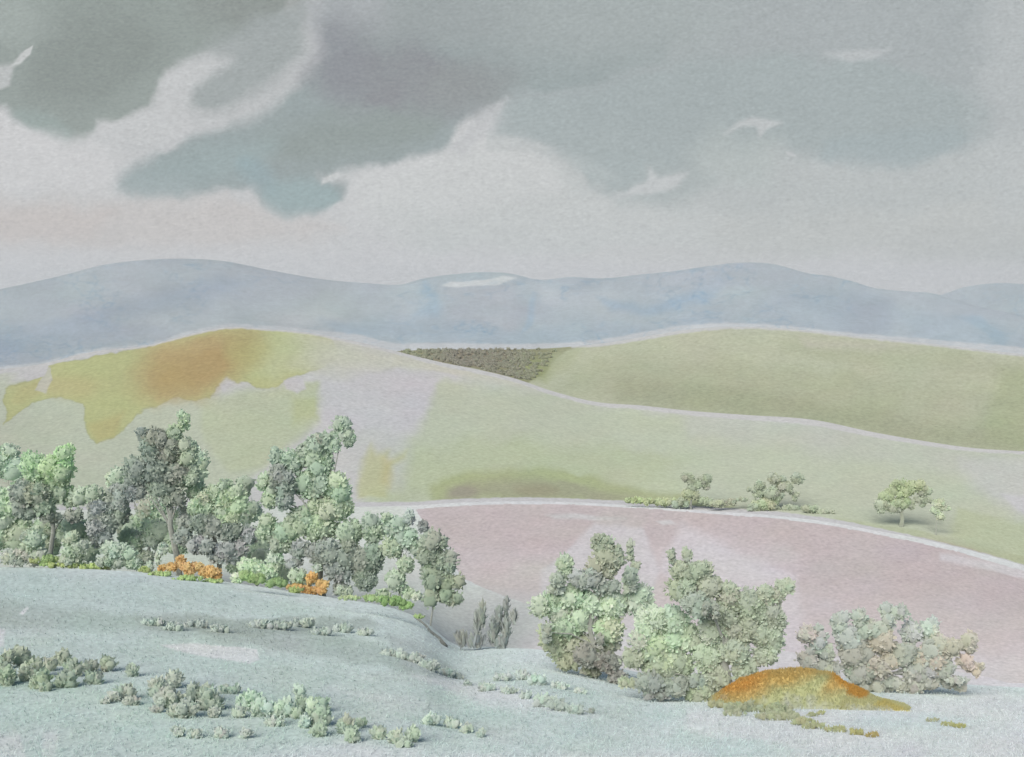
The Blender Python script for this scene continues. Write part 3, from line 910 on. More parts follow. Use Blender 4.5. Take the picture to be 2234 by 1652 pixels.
# left group, standing along the brow of the meadow
plant('pale_shrub', 'pale green loose bush cut off by the left edge of the picture', 'shrub', 20, 67,
      [(15, 1010, 42, 55, PALE2), (20, 1100, 46, 60, PALE2, -.5), (28, 1175, 48, 45, PALE)], leaf=12, lobe=24, trunk=.06, seed=1, fill=1.2, kl=.43)
plant('broad_bush', 'broad round bush, bright green on its upper right and dark grey-green at lower left', 'bush', 110, 64,
      [(142, 1000, 24, 34, (148, 170, 128)), (120, 1025, 42, 42, (150, 168, 132)), (75, 1020, 36, 34, (146, 164, 134)), (50, 1080, 28, 44, DK2, -.4), (85, 1085, 38, 44, (124, 134, 116), -.5),
       (130, 1070, 28, 44, (138, 154, 122)), (110, 1128, 32, 14, DK2, -.3), (60, 1118, 30, 20, DK, -.3), (165, 1125, 26, 18, (126, 128, 122)), (158, 1090, 18, 20, MID)],
      leaf=12, lobe=20, trunk=.14, seed=2)
plant('rounded_tree', 'small rounded grey-green tree with a short bare stem, left of the tallest tree', 'tree', 226, 62.5,
      [(192, 1080, 36, 26, MID2, .5), (212, 1110, 34, 30, GY), (238, 1135, 34, 34, (132, 138, 132)), (222, 1158, 36, 32, GY), (255, 1090, 22, 30, DK2), (268, 1120, 18, 30, (120, 128, 118)),
       (210, 1180, 22, 16, (120, 124, 120))], leaf=12, lobe=18, trunk=.12, bark=(118, 122, 116), seed=3)
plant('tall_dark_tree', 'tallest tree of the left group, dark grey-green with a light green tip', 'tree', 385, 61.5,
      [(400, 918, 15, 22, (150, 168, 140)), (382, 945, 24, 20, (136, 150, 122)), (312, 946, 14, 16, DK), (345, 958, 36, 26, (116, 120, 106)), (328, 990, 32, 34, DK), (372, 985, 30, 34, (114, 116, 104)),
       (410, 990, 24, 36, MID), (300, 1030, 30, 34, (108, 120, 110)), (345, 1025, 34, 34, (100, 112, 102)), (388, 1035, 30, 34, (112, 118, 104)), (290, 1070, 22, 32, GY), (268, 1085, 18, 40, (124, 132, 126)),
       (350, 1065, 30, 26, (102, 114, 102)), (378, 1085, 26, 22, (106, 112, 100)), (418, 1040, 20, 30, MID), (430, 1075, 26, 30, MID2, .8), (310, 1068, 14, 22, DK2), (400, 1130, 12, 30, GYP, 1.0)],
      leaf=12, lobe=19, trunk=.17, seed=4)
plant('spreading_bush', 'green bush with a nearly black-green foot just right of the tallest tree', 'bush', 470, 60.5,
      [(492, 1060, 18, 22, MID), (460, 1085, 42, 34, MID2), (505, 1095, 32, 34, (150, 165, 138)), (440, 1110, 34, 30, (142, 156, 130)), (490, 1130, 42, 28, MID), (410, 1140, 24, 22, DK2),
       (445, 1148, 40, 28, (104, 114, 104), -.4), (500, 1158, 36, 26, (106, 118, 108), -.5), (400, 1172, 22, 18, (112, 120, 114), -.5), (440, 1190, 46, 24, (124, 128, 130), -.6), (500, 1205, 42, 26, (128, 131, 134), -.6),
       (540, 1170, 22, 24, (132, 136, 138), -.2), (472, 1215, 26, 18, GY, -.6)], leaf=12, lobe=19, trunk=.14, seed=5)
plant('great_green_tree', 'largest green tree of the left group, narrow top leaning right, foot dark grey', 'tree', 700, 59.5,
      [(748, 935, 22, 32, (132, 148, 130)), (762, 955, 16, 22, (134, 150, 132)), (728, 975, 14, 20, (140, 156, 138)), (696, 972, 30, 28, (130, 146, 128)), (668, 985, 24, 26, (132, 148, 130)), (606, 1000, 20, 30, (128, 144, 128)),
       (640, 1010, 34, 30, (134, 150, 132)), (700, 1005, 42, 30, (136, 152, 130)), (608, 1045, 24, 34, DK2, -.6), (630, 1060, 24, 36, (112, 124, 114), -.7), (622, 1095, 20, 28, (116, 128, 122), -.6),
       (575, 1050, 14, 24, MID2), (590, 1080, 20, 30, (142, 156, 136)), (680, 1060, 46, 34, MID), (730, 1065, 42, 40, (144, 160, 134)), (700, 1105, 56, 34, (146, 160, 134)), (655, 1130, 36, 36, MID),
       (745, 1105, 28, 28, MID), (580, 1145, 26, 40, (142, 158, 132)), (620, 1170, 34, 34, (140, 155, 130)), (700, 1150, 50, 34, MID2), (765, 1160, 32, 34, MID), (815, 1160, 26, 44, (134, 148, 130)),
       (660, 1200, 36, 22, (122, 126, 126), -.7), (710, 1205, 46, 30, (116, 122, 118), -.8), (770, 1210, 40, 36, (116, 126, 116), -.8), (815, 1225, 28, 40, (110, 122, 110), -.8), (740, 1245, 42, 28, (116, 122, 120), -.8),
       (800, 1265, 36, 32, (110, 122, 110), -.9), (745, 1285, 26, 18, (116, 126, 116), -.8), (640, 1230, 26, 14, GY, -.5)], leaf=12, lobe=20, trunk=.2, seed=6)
plant('slender_shrub', 'grey-green shrub of upright leafy shoots on the right flank of the great green tree', 'shrub', 868, 58,
      [(843, 1130, 14, 20, (146, 160, 140)), (893, 1128, 14, 22, GYL), (870, 1150, 28, 24, (140, 154, 140)), (888, 1170, 32, 24, (142, 156, 144)), (905, 1190, 26, 18, (146, 158, 146)), (858, 1195, 24, 30, MID),
       (885, 1235, 22, 22, (146, 160, 140)), (862, 1270, 26, 26, (142, 158, 136)), (840, 1300, 26, 18, MID)], leaf=13, lobe=18, trunk=.07, seed=7)
plant('pale_loose_shrub', 'very pale green airy shrub at the right end of the left group', 'shrub', 935, 57,
      [(925, 1150, 16, 18, GYL), (950, 1180, 34, 30, PALE2), (935, 1215, 34, 32, (166, 182, 158)), (968, 1225, 34, 30, PALE2), (945, 1260, 34, 28, (168, 184, 160)), (985, 1270, 30, 24, (178, 190, 158)),
       (950, 1300, 40, 22, (176, 190, 164)), (985, 1310, 26, 18, (174, 186, 160))], leaf=14, lobe=22, trunk=.05, seed=8, fill=1.3, kl=.58)
plant('pale_back_tree', 'pale green tree glimpsed behind the tallest dark tree', 'tree', 300, 72,
      [(255, 1045, 40, 26, PALE2), (330, 1120, 40, 40, PALE2), (360, 1150, 40, 34, PALE2), (290, 1150, 40, 30, PALE2), (420, 1020, 30, 50, PALE2)], leaf=12, lobe=22, trunk=.12, seed=9, fill=1.2, kl=.42)
plant('pale_back_tree', 'pale green tree showing between the spreading bush and the great green tree', 'tree', 545, 70,
      [(535, 1060, 24, 34, PALE), (545, 1110, 26, 40, PALE2), (560, 1180, 30, 36, PALE2), (790, 1010, 14, 12, PALE, 2), (545, 1230, 30, 26, PALE)][:3] + [(545, 1230, 30, 26, PALE)], leaf=12, lobe=22, trunk=.1, seed=10, fill=1.2, kl=.46)
for lab, x, Y, cl in [
        ('pale green thicket behind the broad bush and the small rounded tree', 140, 67, [(40, 1150, 40, 26, PALE2), (100, 1160, 44, 26, PALE2), (160, 1155, 44, 28, PALE2), (90, 1195, 60, 24, PALE2), (190, 1195, 46, 26, PALE2), (230, 1150, 30, 22, PALE2)]),
        ('pale green thicket behind the foot of the tallest tree', 340, 64.5, [(290, 1180, 36, 30, PALE2), (340, 1165, 36, 34, PALE2), (380, 1180, 34, 32, PALE2), (310, 1215, 50, 24, PALE2), (400, 1120, 26, 30, PALE2)]),
        ('pale green thicket filling the gap under the great green tree', 590, 65, [(520, 1230, 34, 28, PALE2), (570, 1225, 36, 30, PALE2), (610, 1240, 34, 26, PALE), (660, 1270, 34, 18, PALE2)])]:
    plant('pale_thicket', lab, 'thicket', x, Y, cl, leaf=12, lobe=20, group='pale thickets behind the left group', seed=int(x), fill=1.4, kl=.46)
# short grass on the meadow
rg = np.random.default_rng(99)
ri = rg.integers(10, 300, 26000); ci = rg.integers(31, 1178, 26000)
P_ = MV[ri, ci] + rg.normal(size=(26000, 3)) * np.array([.02, .03, 0]); c_ = MC[ri, ci]
D_ = rg.normal(size=P_.shape) * .5 + np.array([0, 0, 1.0]); D_ /= np.linalg.norm(D_, axis=1, keepdims=True)
N_ = rg.normal(size=P_.shape) * .25 + np.array([-.1, -.6, 1.0])
sz = P_[:, 1] / 30
gv, gf, gc = leaf_mesh(P_ + np.array([0, 0, .02]), D_, N_, rg.uniform(.05, .14, len(P_)) * sz ** .6, .02 * sz ** .8, c_ * rg.uniform(1.1, 1.35, (len(P_), 1)), rg)
tag(mesh_obj('meadow_grass', gv, gf, MAT_LEAF, np.clip(gc, 0, .9)), 'short pale grey-green grass on the meadow', 'grass', kind='stuff')
# far-off heath wood on the shoulder of the far hill
rw = np.random.default_rng(12)
cw = []
for _ in range(1500):
    x_, y_ = rw.uniform(870, 1240), rw.uniform(757, 836)
    if sdist(np.array([x_]), np.array([y_]), WOODPATCH)[0] > 2.5 and rw.random() > (x_ - 1110) / 110:
        cw.append((x_, y_))
wv, wf, wc, nw = [], [[], []], [], 0
for x_, y_ in cw[:420]:
    a_, t_ = at_from_px(x_, y_)
    ys_ = np.linspace(float(Y_f0(a_)), 1150, 300)
    tz = z_far(a_, ys_) / ys_
    kk = int(np.argmax(tz > t_))
    if tz[kk] <= t_:
        continue
    br_ = np.interp(x_, [880, 1000, 1120, 1220], [0, 1, .6, 0])
    c0 = np.array([146, 150, 112]) * (1 - br_) + np.array([138, 128, 112]) * br_
    v, f, c = crown([(x_, y_ - 2, rw.uniform(5, 9), rw.uniform(3, 5), tuple(c0))], float(ys_[kk]), 3.2, 4, rw, 1.3, kl=.52)
    wv.append(v); wc.append(c); wf[0].append(f[0] + nw); wf[1].append(f[1] + nw); nw += len(v)
tag(mesh_obj('heath_wood', np.concatenate(wv), [np.concatenate(wf[0]), np.concatenate(wf[1])], MAT_LEAF, np.concatenate(wc)), 'dark brown-green wood in a wedge on the shoulder of the far hill', 'wood', kind='stuff')
# a dead branch on the brow
pth = []
for x_, y_ in ((903, 1346), (918, 1356), (930, 1366), (938, 1378), (950, 1388), (960, 1396), (967, 1406), (976, 1411)):
    p_ = wpos(x_, y_, 1.0); Yb = find_Y(x_, y_ + 2) ; X_ = p_[0] * Yb
    pth.append(np.array([X_, Yb, float(z_meadow(X_, Yb)) + .06]))
bs = pth[0].copy()
bv_, bf_ = tube([p - bs for p in pth], [.03, .06, .05, .07, .08, .09, .1, .03], 7)
br = mesh_obj('fallen_branch', bv_, bf_, MAT_BARK, np.tile(lin((128, 136, 126)) / .8, (len(bv_), 1)), smooth=True); br.location = bs
tag(br, 'thin grey dead branch lying down the slope at the right end of the left group', 'branch')
# low shrubs at their feet
low = [
    ('grey shrub with a domed top at the far left of the brow', 60, 61.5, [(70, 1180, 34, 28, (148, 158, 142)), (30, 1215, 34, 20, (158, 160, 154)), (80, 1215, 34, 20, (152, 156, 146))]),
    ('grey-green shrub with one raised knob, left of the stem of the small rounded tree', 168, 61, [(158, 1175, 16, 16, (146, 158, 138)), (168, 1200, 30, 24, (148, 160, 142)), (160, 1222, 38, 16, (144, 154, 136))]),
    ('low grey-green shrub of round lobes, right of the stem of the small rounded tree', 262, 60.5, [(245, 1200, 26, 20, (148, 160, 144)), (280, 1205, 26, 20, (146, 158, 144)), (258, 1228, 50, 16, (140, 152, 136)), (300, 1228, 16, 16, (144, 156, 144))]),
    ('small round-leaved sprig alone on the bare ground below the tallest tree', 355, 60, [(356, 1196, 12, 15, (148, 158, 148)), (328, 1235, 8, 10, (154, 164, 152)), (345, 1215, 6, 22, (156, 166, 150))]),
    ('small pale green shrub between the two orange shrubs', 555, 59.5, [(545, 1235, 26, 22, PALE), (580, 1250, 28, 18, (156, 170, 150)), (600, 1225, 20, 24, (160, 174, 154)), (525, 1262, 20, 14, PALE)]),
    ('small grey-green shrub under the dark foot of the great green tree', 655, 58.7, [(652, 1258, 22, 18, (150, 164, 144)), (690, 1240, 16, 12, (148, 160, 146))]),
    ('low shrub at the right foot of the great green tree, above the mossy tuft', 760, 58, [(752, 1290, 18, 14, (150, 160, 142)), (885, 1290, 20, 14, (158, 170, 150)), (905, 1300, 16, 10, (162, 172, 156))]),
]
for lab, x, Y, cl in low:
    plant('low_shrub', lab, 'shrub', x, Y, cl, leaf=11, lobe=15, group='low shrubs along the brow of the meadow', seed=int(x))
# moss-green grass fringe
MOSS, MOSS2, GOLD, GOLD2 = (112, 134, 78), (132, 144, 84), (204, 168, 108), (190, 148, 82)
fringe = [
    ('dark moss-green tussock strip furthest left on the brow', 150, 60, [(75, 1222, 16, 8, (124, 130, 76)), (110, 1220, 24, 10, MOSS), (150, 1216, 14, 12, MOSS), (140, 1232, 50, 7, MOSS2), (200, 1236, 50, 6, MOSS2), (238, 1238, 30, 5, (150, 158, 110)), (100, 1230, 20, 6, MOSS)]),
    ('thin moss-green tussock strip below the first orange shrub', 380, 59.2, [(315, 1243, 16, 8, MOSS2), (350, 1252, 34, 6, (140, 154, 100)), (410, 1262, 40, 6, (134, 152, 96)), (465, 1268, 26, 5, (136, 152, 96))]),
    ('mottled moss-green tussock between the two orange shrubs', 570, 58.7, [(535, 1256, 20, 12, (128, 150, 98)), (565, 1264, 28, 12, MOSS), (605, 1272, 30, 12, (104, 130, 76)), (640, 1288, 26, 7, MOSS2)]),
    ('brightest moss-green tussock, at the right foot of the great green tree', 855, 56.5, [(760, 1305, 28, 5, (150, 164, 120)), (815, 1306, 32, 8, (118, 140, 88)), (860, 1312, 34, 13, (100, 128, 70)), (882, 1322, 24, 10, (104, 132, 72)), (915, 1345, 14, 5, MOSS)]),
]
for lab, x, Y, cl in fringe:
    plant('grass_tussock', lab, 'tussock', x, find_Y(x, cl[-1][1] + 6), cl, hug=True, leaf=8, lobe=8, group='moss-green tussocks along the brow', seed=int(x) + 3, fill=1.6, up=.9, blade=2.2, jitter=.14)
plant('orange_shrub', 'low orange-gold shrub under the spreading bush', 'shrub', 430, 59.6,
      [(395, 1222, 14, 14, (206, 172, 116)), (372, 1238, 26, 9, (200, 166, 106)), (415, 1240, 30, 14, (206, 172, 116)), (450, 1248, 32, 14, GOLD), (472, 1260, 18, 8, GOLD2), (352, 1240, 10, 7, GOLD2)], leaf=9, lobe=11, seed=77, kl=.45, group='orange shrubs on the brow')
plant('orange_shrub', 'low orange-gold shrub under the great green tree, forked at its right end', 'shrub', 675, 58.4,
      [(680, 1264, 14, 14, (206, 168, 100)), (705, 1274, 14, 12, GOLD), (650, 1280, 30, 7, GOLD), (690, 1288, 26, 9, (204, 166, 104)), (668, 1294, 30, 5, GOLD2)], leaf=9, lobe=10, seed=78, kl=.45, group='orange shrubs on the brow')

# trees on the edge of the ploughland
def far_plant(*a, **k):
    k.setdefault('leaf', 6.5); k.setdefault('lobe', 9); k.setdefault('fill', 2.0); k.setdefault('kl', .42)
    return plant(*a, **k)


FG, FG2 = (154, 162, 138), (160, 167, 143)
far_plant('hedge_tree', 'smallest of the three field-edge trees, forked at the top, leftmost', 'tree', 1510, 208,
          [(1500, 1042, 16, 12, FG), (1540, 1046, 16, 13, FG), (1510, 1058, 22, 16, FG), (1540, 1062, 10, 10, FG2), (1508, 1078, 24, 14, (162, 170, 136)), (1485, 1098, 22, 12, FG), (1540, 1094, 20, 10, (158, 164, 136))],
          trunk=.2, seed=21, group='trees along the edge of the ploughed field')
far_plant('hedge_tree', 'widest field-edge tree, wedge shaped with a knobbed top, middle of the three', 'tree', 1680, 203,
          [(1740, 1045, 18, 13, FG), (1690, 1045, 26, 12, FG2), (1715, 1060, 24, 16, FG2), (1660, 1058, 18, 12, FG), (1680, 1078, 38, 16, FG2), (1640, 1070, 14, 7, FG), (1735, 1078, 14, 6, FG), (1732, 1088, 8, 6, FG),
           (1670, 1098, 36, 14, (164, 172, 138)), (1645, 1108, 22, 10, FG), (1700, 1108, 34, 10, FG), (1738, 1112, 34, 9, FG)], trunk=.22, seed=22, group='trees along the edge of the ploughed field')
far_plant('hedge_tree', 'umbrella-crowned field-edge tree with a clear bare trunk, rightmost', 'tree', 1973, 189,
          [(1960, 1058, 26, 12, (156, 168, 130)), (2000, 1060, 24, 14, (160, 168, 134)), (1975, 1075, 40, 16, (160, 170, 130)), (2018, 1072, 16, 12, FG), (1935, 1085, 20, 18, (164, 174, 136)), (1965, 1096, 30, 12, (164, 174, 138)), (2005, 1090, 20, 8, FG),
           (1925, 1105, 20, 18, FG2), (1948, 1110, 18, 12, FG2), (2022, 1092, 18, 8, FG), (1985, 1100, 20, 10, FG), (2012, 1102, 8, 5, FG)], trunk=.33, bark=(150, 160, 132), seed=23, group='trees along the edge of the ploughed field', limbs=True)
far_plant('pale_sapling', 'faint pale sapling right beside the umbrella-crowned tree', 'tree', 2050, 183,
          [(2050, 1098, 18, 13, (176, 184, 156)), (2062, 1108, 14, 10, (178, 186, 160)), (2040, 1115, 12, 9, (180, 188, 162)), (2050, 1125, 12, 10, (184, 192, 168))], trunk=.08, seed=24, bark=(170, 176, 156), fill=1.1)
far_plant('hedge', 'low olive hedge to the left of the smallest field-edge tree', 'hedge', 1440, 210,
          [(1380, 1092, 26, 8, (168, 178, 132)), (1420, 1094, 30, 9, (166, 174, 132)), (1455, 1096, 28, 9, (164, 172, 132))], seed=25, group='hedges along the edge of the ploughed field')
far_plant('hedge', 'low hedge linking the two left field-edge trees, with a brownish end', 'hedge', 1570, 205,
          [(1565, 1098, 26, 9, (160, 166, 138)), (1595, 1096, 16, 8, (152, 152, 130)), (1620, 1090, 20, 5, FG)], seed=26, group='hedges along the edge of the ploughed field')
far_plant('hedge', 'tapering hedge running right from the widest field-edge tree', 'hedge', 1790, 199,
          [(1770, 1110, 22, 9, FG2), (1800, 1118, 22, 8, FG2), (1830, 1128, 18, 6, FG2), (1862, 1130, 14, 4, (174, 182, 152))], seed=27, group='hedges along the edge of the ploughed field')

# centre: wispy grey reeds
rd = [(1010 + 0, 1395, 20, 12, GYP), (1042, 1370, 9, 40, (162, 168, 164)), (1052, 1340, 10, 34, (166, 172, 168)), (1078, 1375, 14, 34, (154, 162, 160)), (1090, 1345, 10, 24, (158, 166, 164)), (1104, 1322, 7, 18, (162, 168, 166)),
      (1105, 1370, 10, 26, (162, 168, 166)), (1122, 1348, 10, 14, (166, 172, 168)), (1035, 1398, 30, 10, (166, 172, 172)), (1090, 1402, 28, 9, (160, 168, 168))]
plant('grey_reeds', 'grey clump of upright reeds on the brow between the two bush groups', 'reeds', 1075, find_Y(1075, 1416), rd, leaf=26, lobe=10, blade=5, up=2.2, fill=3.5, seed=31, jitter=.06, kl=.5)

# right group
KR = (.6)
plant('pale_sage_bush', 'large pale sage bush with tall olive top and dark brown-grey foot', 'bush', 1300, find_Y(1310, 1482),
      [(1312, 1185, 24, 24, (156, 164, 142)), (1325, 1215, 34, 34, (154, 160, 138)), (1312, 1240, 32, 28, (156, 162, 142)), (1375, 1200, 9, 34, (160, 168, 148)), (1385, 1235, 10, 22, (162, 168, 148)),
       (1235, 1235, 22, 28, PALE), (1215, 1275, 18, 36, (154, 164, 152), -.3), (1280, 1262, 42, 24, (150, 158, 152), -.3), (1320, 1280, 34, 22, (148, 156, 148), -.3), (1372, 1270, 18, 40, (150, 160, 146), -.4),
       (1265, 1305, 54, 36, PALE2), (1195, 1320, 36, 34, (176, 190, 166)), (1330, 1320, 52, 42, PALE2), (1400, 1300, 34, 42, (180, 194, 176)), (1240, 1355, 56, 38, (178, 190, 166)), (1320, 1375, 52, 36, (176, 188, 162)),
       (1210, 1395, 34, 34, (164, 172, 142)), (1262, 1410, 44, 30, (158, 162, 138)), (1192, 1380, 12, 34, (148, 154, 142), -.7), (1222, 1425, 36, 22, (152, 158, 130)), (1325, 1410, 34, 24, (160, 166, 142)),
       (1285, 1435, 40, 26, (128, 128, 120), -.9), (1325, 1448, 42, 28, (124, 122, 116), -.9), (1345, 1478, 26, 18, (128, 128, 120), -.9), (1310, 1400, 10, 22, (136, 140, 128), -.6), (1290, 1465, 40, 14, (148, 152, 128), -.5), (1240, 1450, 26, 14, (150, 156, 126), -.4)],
      leaf=14, lobe=22, trunk=.1, seed=41, kl=.43)
plant('rounded_sage_bush', 'rounded pale sage bush in the middle of the right group with a dark grey foot', 'bush', 1445, find_Y(1445, 1528),
      [(1425, 1350, 42, 42, PALE2), (1470, 1350, 36, 44, (178, 192, 170)), (1410, 1400, 44, 40, (176, 190, 162)), (1460, 1410, 46, 42, (182, 196, 172)), (1505, 1390, 34, 40, (176, 190, 168)), (1440, 1450, 50, 32, (172, 184, 156)),
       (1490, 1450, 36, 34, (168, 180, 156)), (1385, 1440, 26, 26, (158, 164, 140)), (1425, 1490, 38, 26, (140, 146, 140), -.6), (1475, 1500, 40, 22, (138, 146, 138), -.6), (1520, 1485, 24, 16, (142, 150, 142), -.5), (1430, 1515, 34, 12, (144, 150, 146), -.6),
       (1370, 1490, 26, 12, (160, 168, 142))], leaf=14, lobe=22, trunk=.08, seed=42, kl=.43)
plant('horned_bush', 'big grey-green bush with two horn-like tips and a curled arm at its right', 'bush', 1590, find_Y(1590, 1530),
      [(1466, 1215, 10, 24, (154, 162, 142)), (1500, 1210, 12, 20, (158, 166, 144)), (1488, 1245, 28, 26, (158, 166, 142)), (1525, 1245, 30, 24, (160, 168, 144)), (1495, 1285, 38, 32, (156, 166, 144)), (1545, 1280, 40, 30, (160, 168, 144)),
       (1590, 1295, 36, 28, (162, 170, 146)), (1520, 1318, 44, 32, (148, 158, 146), -.4), (1575, 1330, 46, 36, (158, 166, 146)), (1630, 1320, 40, 34, (160, 168, 146)), (1668, 1300, 26, 24, (160, 168, 146)), (1712, 1284, 22, 18, (164, 174, 150)),
       (1690, 1305, 20, 24, (164, 172, 148)), (1680, 1345, 38, 36, (162, 170, 150)), (1620, 1370, 48, 38, (164, 172, 152)), (1675, 1390, 38, 38, (162, 172, 152)), (1560, 1380, 40, 30, (174, 186, 164)), (1600, 1420, 48, 34, (168, 178, 158)),
       (1665, 1430, 38, 26, (164, 174, 152)), (1540, 1430, 38, 34, (172, 184, 160)), (1560, 1475, 50, 32, (168, 178, 154)), (1620, 1460, 40, 24, (168, 178, 156)), (1530, 1510, 40, 24, (164, 174, 150)), (1560, 1530, 32, 14, (168, 178, 152)), (1540, 1330, 8, 30, (146, 152, 140), -.9), (1562, 1335, 7, 24, (146, 152, 140), -.9)],
      leaf=13, lobe=21, trunk=.11, seed=43, kl=.43)
plant('blush_shrub', 'wide grey and dusty pink shrub at the right, behind the orange mound', 'shrub', 1950, find_Y(1950, 1512),
      [(1760, 1390, 22, 34, (186, 174, 168)), (1785, 1400, 18, 40, (168, 174, 170)), (1830, 1360, 20, 34, (164, 172, 166)), (1875, 1350, 20, 30, (160, 168, 158)), (1935, 1345, 20, 30, (162, 170, 160)), (1960, 1335, 26, 18, (162, 170, 162)),
       (1900, 1375, 34, 26, (162, 166, 156)), (1920, 1400, 40, 34, (176, 164, 150)), (1850, 1390, 30, 30, (162, 170, 166)), (1985, 1380, 30, 30, (172, 176, 170), .4), (2030, 1375, 24, 30, (172, 178, 170), .4), (1860, 1430, 40, 34, (160, 160, 150)),
       (1920, 1450, 46, 36, (170, 158, 150)), (1975, 1430, 42, 34, (152, 154, 146)), (2030, 1420, 28, 30, (156, 158, 152)), (2070, 1410, 40, 26, (172, 164, 152)), (2115, 1400, 20, 30, (172, 164, 152)), (2000, 1465, 46, 28, (160, 160, 154)),
       (1880, 1470, 40, 28, (158, 162, 148)), (1930, 1490, 40, 22, (162, 166, 154)), (2060, 1460, 36, 22, (164, 166, 160)), (2110, 1445, 28, 18, (186, 170, 160)), (2090, 1485, 30, 10, (162, 166, 162), -.4), (1800, 1420, 24, 20, (172, 172, 162)), (2040, 1490, 44, 18, (166, 164, 156)), (2085, 1494, 34, 14, (170, 168, 160)), (1985, 1500, 44, 18, (162, 162, 152)), (1880, 1500, 40, 16, (164, 168, 154)), (1805, 1460, 30, 26, (172, 172, 160)), (1765, 1435, 24, 28, (178, 174, 166)), (2130, 1460, 26, 16, (186, 170, 160)), (2015, 1440, 40, 30, (180, 162, 152)), (1860, 1400, 34, 30, (168, 166, 156))],
      leaf=14, lobe=21, trunk=.06, seed=44, kl=.42, fill=1.3)

# ------------------------------------------------------------------ orange mound in the right foreground
MAT_MOUND = attr_mat('dry_turf', noise_scale=5, noise_amt=.12)


def mound(name, label, x0, x1, ytop, ybase, Y, depth, washes, base, seed, group=None, prof=None):
    """a turfy hump: width and height from its outline, its own depth"""
    nu, nv = 150, 60
    c = wpos((x0 + x1) / 2, ybase, Y)
    half = (x1 - x0) / 2 * Y / FX
    H = (ybase - ytop) * Y / FX
    u = np.linspace(-1, 1, nu); v = np.linspace(-1, 1, nv)
    U, Vv = np.meshgrid(u, v)
    r = np.sqrt(U ** 2 + Vv ** 2)
    pr = np.interp(U, *prof) if prof else np.sqrt(np.clip(1 - U ** 2, 0, 1))
    z = H * pr * np.clip(1 - Vv ** 2, 0, 1) ** .8
    X = c[0] + U * half; Yy = Y + Vv * depth
    gz = np.array([[float(z_meadow(a_, b_)) for a_, b_ in zip(ra, rb)] for ra, rb in zip(X[::1], Yy[::1])]) if False else z_meadow(X, Yy)
    lift = c[2] - float(z_meadow(c[0], Y))
    z = z * (1 + .10 * fbm(U * 6, Vv * 3, seed, 3)) + .05 * fbm(U * 30, Vv * 10, seed, 2) * pr
    Z = gz + z + np.where(r < 1.5, -.05, -.05)
    sx, sy = px_from_at(X / Yy, Z / Yy)
    col = paint(sx, sy, base, washes, seed) * grain(nv, nu, seed, .03)
    rim = np.clip((np.maximum(np.abs(U), np.abs(Vv)) - .9 + .5 * fbm(U * 7, Vv * 7, seed + 3, 3)) / .2, 0, 1)[..., None]
    col = col * (1 - rim * .8) + lin((196, 200, 192)) * rim * .8
    P = np.stack([X, Yy, Z], -1) - np.array([c[0], Y, gz[nv // 2, nu // 2]])
    keep = None
    ob = mesh_obj(name, P.reshape(-1, 3), grid_faces(nv, nu), MAT_MOUND, np.clip(col / .82, 0, .9).reshape(-1, 3), smooth=True)
    ob.location = (c[0], Y, gz[nv // 2, nu // 2])
    rg = np.random.default_rng(seed)
    fl, fc = P.reshape(-1, 3), np.clip(col / .80, 0, .9).reshape(-1, 3)
    hgt = (z * pr).ravel()
    pk = rg.choice(np.nonzero(hgt > .02)[0], 5200)
    D_ = rg.normal(size=(len(pk), 3)) * .55 + np.array([0, 0, 1.0]); D_ /= np.linalg.norm(D_, axis=1, keepdims=True)
    N_ = rg.normal(size=(len(pk), 3)) * .3 + np.array([-.2, -1, .6])
    gv, gf, gc = leaf_mesh(fl[pk] + np.array([0, 0, .02]), D_, N_, rg.uniform(.06, .15, len(pk)), np.full(len(pk), .022), fc[pk] * rg.uniform(.9, 1.1, (len(pk), 1)), rg)
    tag(mesh_obj('grass', gv, gf, MAT_LEAF, np.clip(gc, 0, .9), parent=ob), kind='stuff')
    return tag(ob, label, 'mound', group)


TONE[:] = [.80, 25.0]
OR1, OR2, YG = (192, 142, 62), (190, 152, 78), (184, 188, 140)
mound_w = [
    ([(1560, 1490), (1620, 1470), (1700, 1455), (1800, 1450), (1880, 1490), (1840, 1510), (1700, 1530), (1560, 1540)], (191, 164, 100), .9, 14, 10),
    (ell(1625, 1492, 55, 16, rot=-18), (196, 147, 72), .9, 12, 8),
    (ell(1740, 1485, 80, 18), (190, 164, 96), .7, 14, 10),
    (ell(1840, 1480, 26, 16, rot=40), (194, 146, 62), .8, 10, 6),
    ([(1700, 1500), (1790, 1470), (1810, 1480), (1770, 1545), (1700, 1560), (1640, 1540)], (182, 188, 142), .9, 14, 12),
]
YM = 34.5
mound('turf_mound', 'orange-topped turf mound with a green flank in front of the grey and pink shrub', 1548, 1880, 1462, 1548, find_Y(1715, 1540), 1.2, mound_w, (186, 188, 142), 5,
      prof=([-1, -.9, -.6, -.2, .2, .6, .85, 1], [0, .30, .72, .95, 1, .9, .55, 0]))
mound('turf_mound', 'small orange hump with a trailing yellow tail, right of the large turf mound', 1800, 1990, 1500, 1556, find_Y(1895, 1546), .6,
      [(ell(1860, 1505, 36, 16, rot=25), (192, 144, 62), .9, 8, 6), ([(1930, 1530), (2000, 1560), (1960, 1560), (1900, 1540)], (196, 186, 120), .9, 6, 5)], (192, 192, 146), 6,
      prof=([-1, -.7, -.4, -.1, .1, .5, .8, 1], [0, .6, 1, .75, .5, .35, .25, 0]))
TONE[:] = [.50, 62.0]
YGc, OCH = (192, 194, 148), (190, 166, 98)
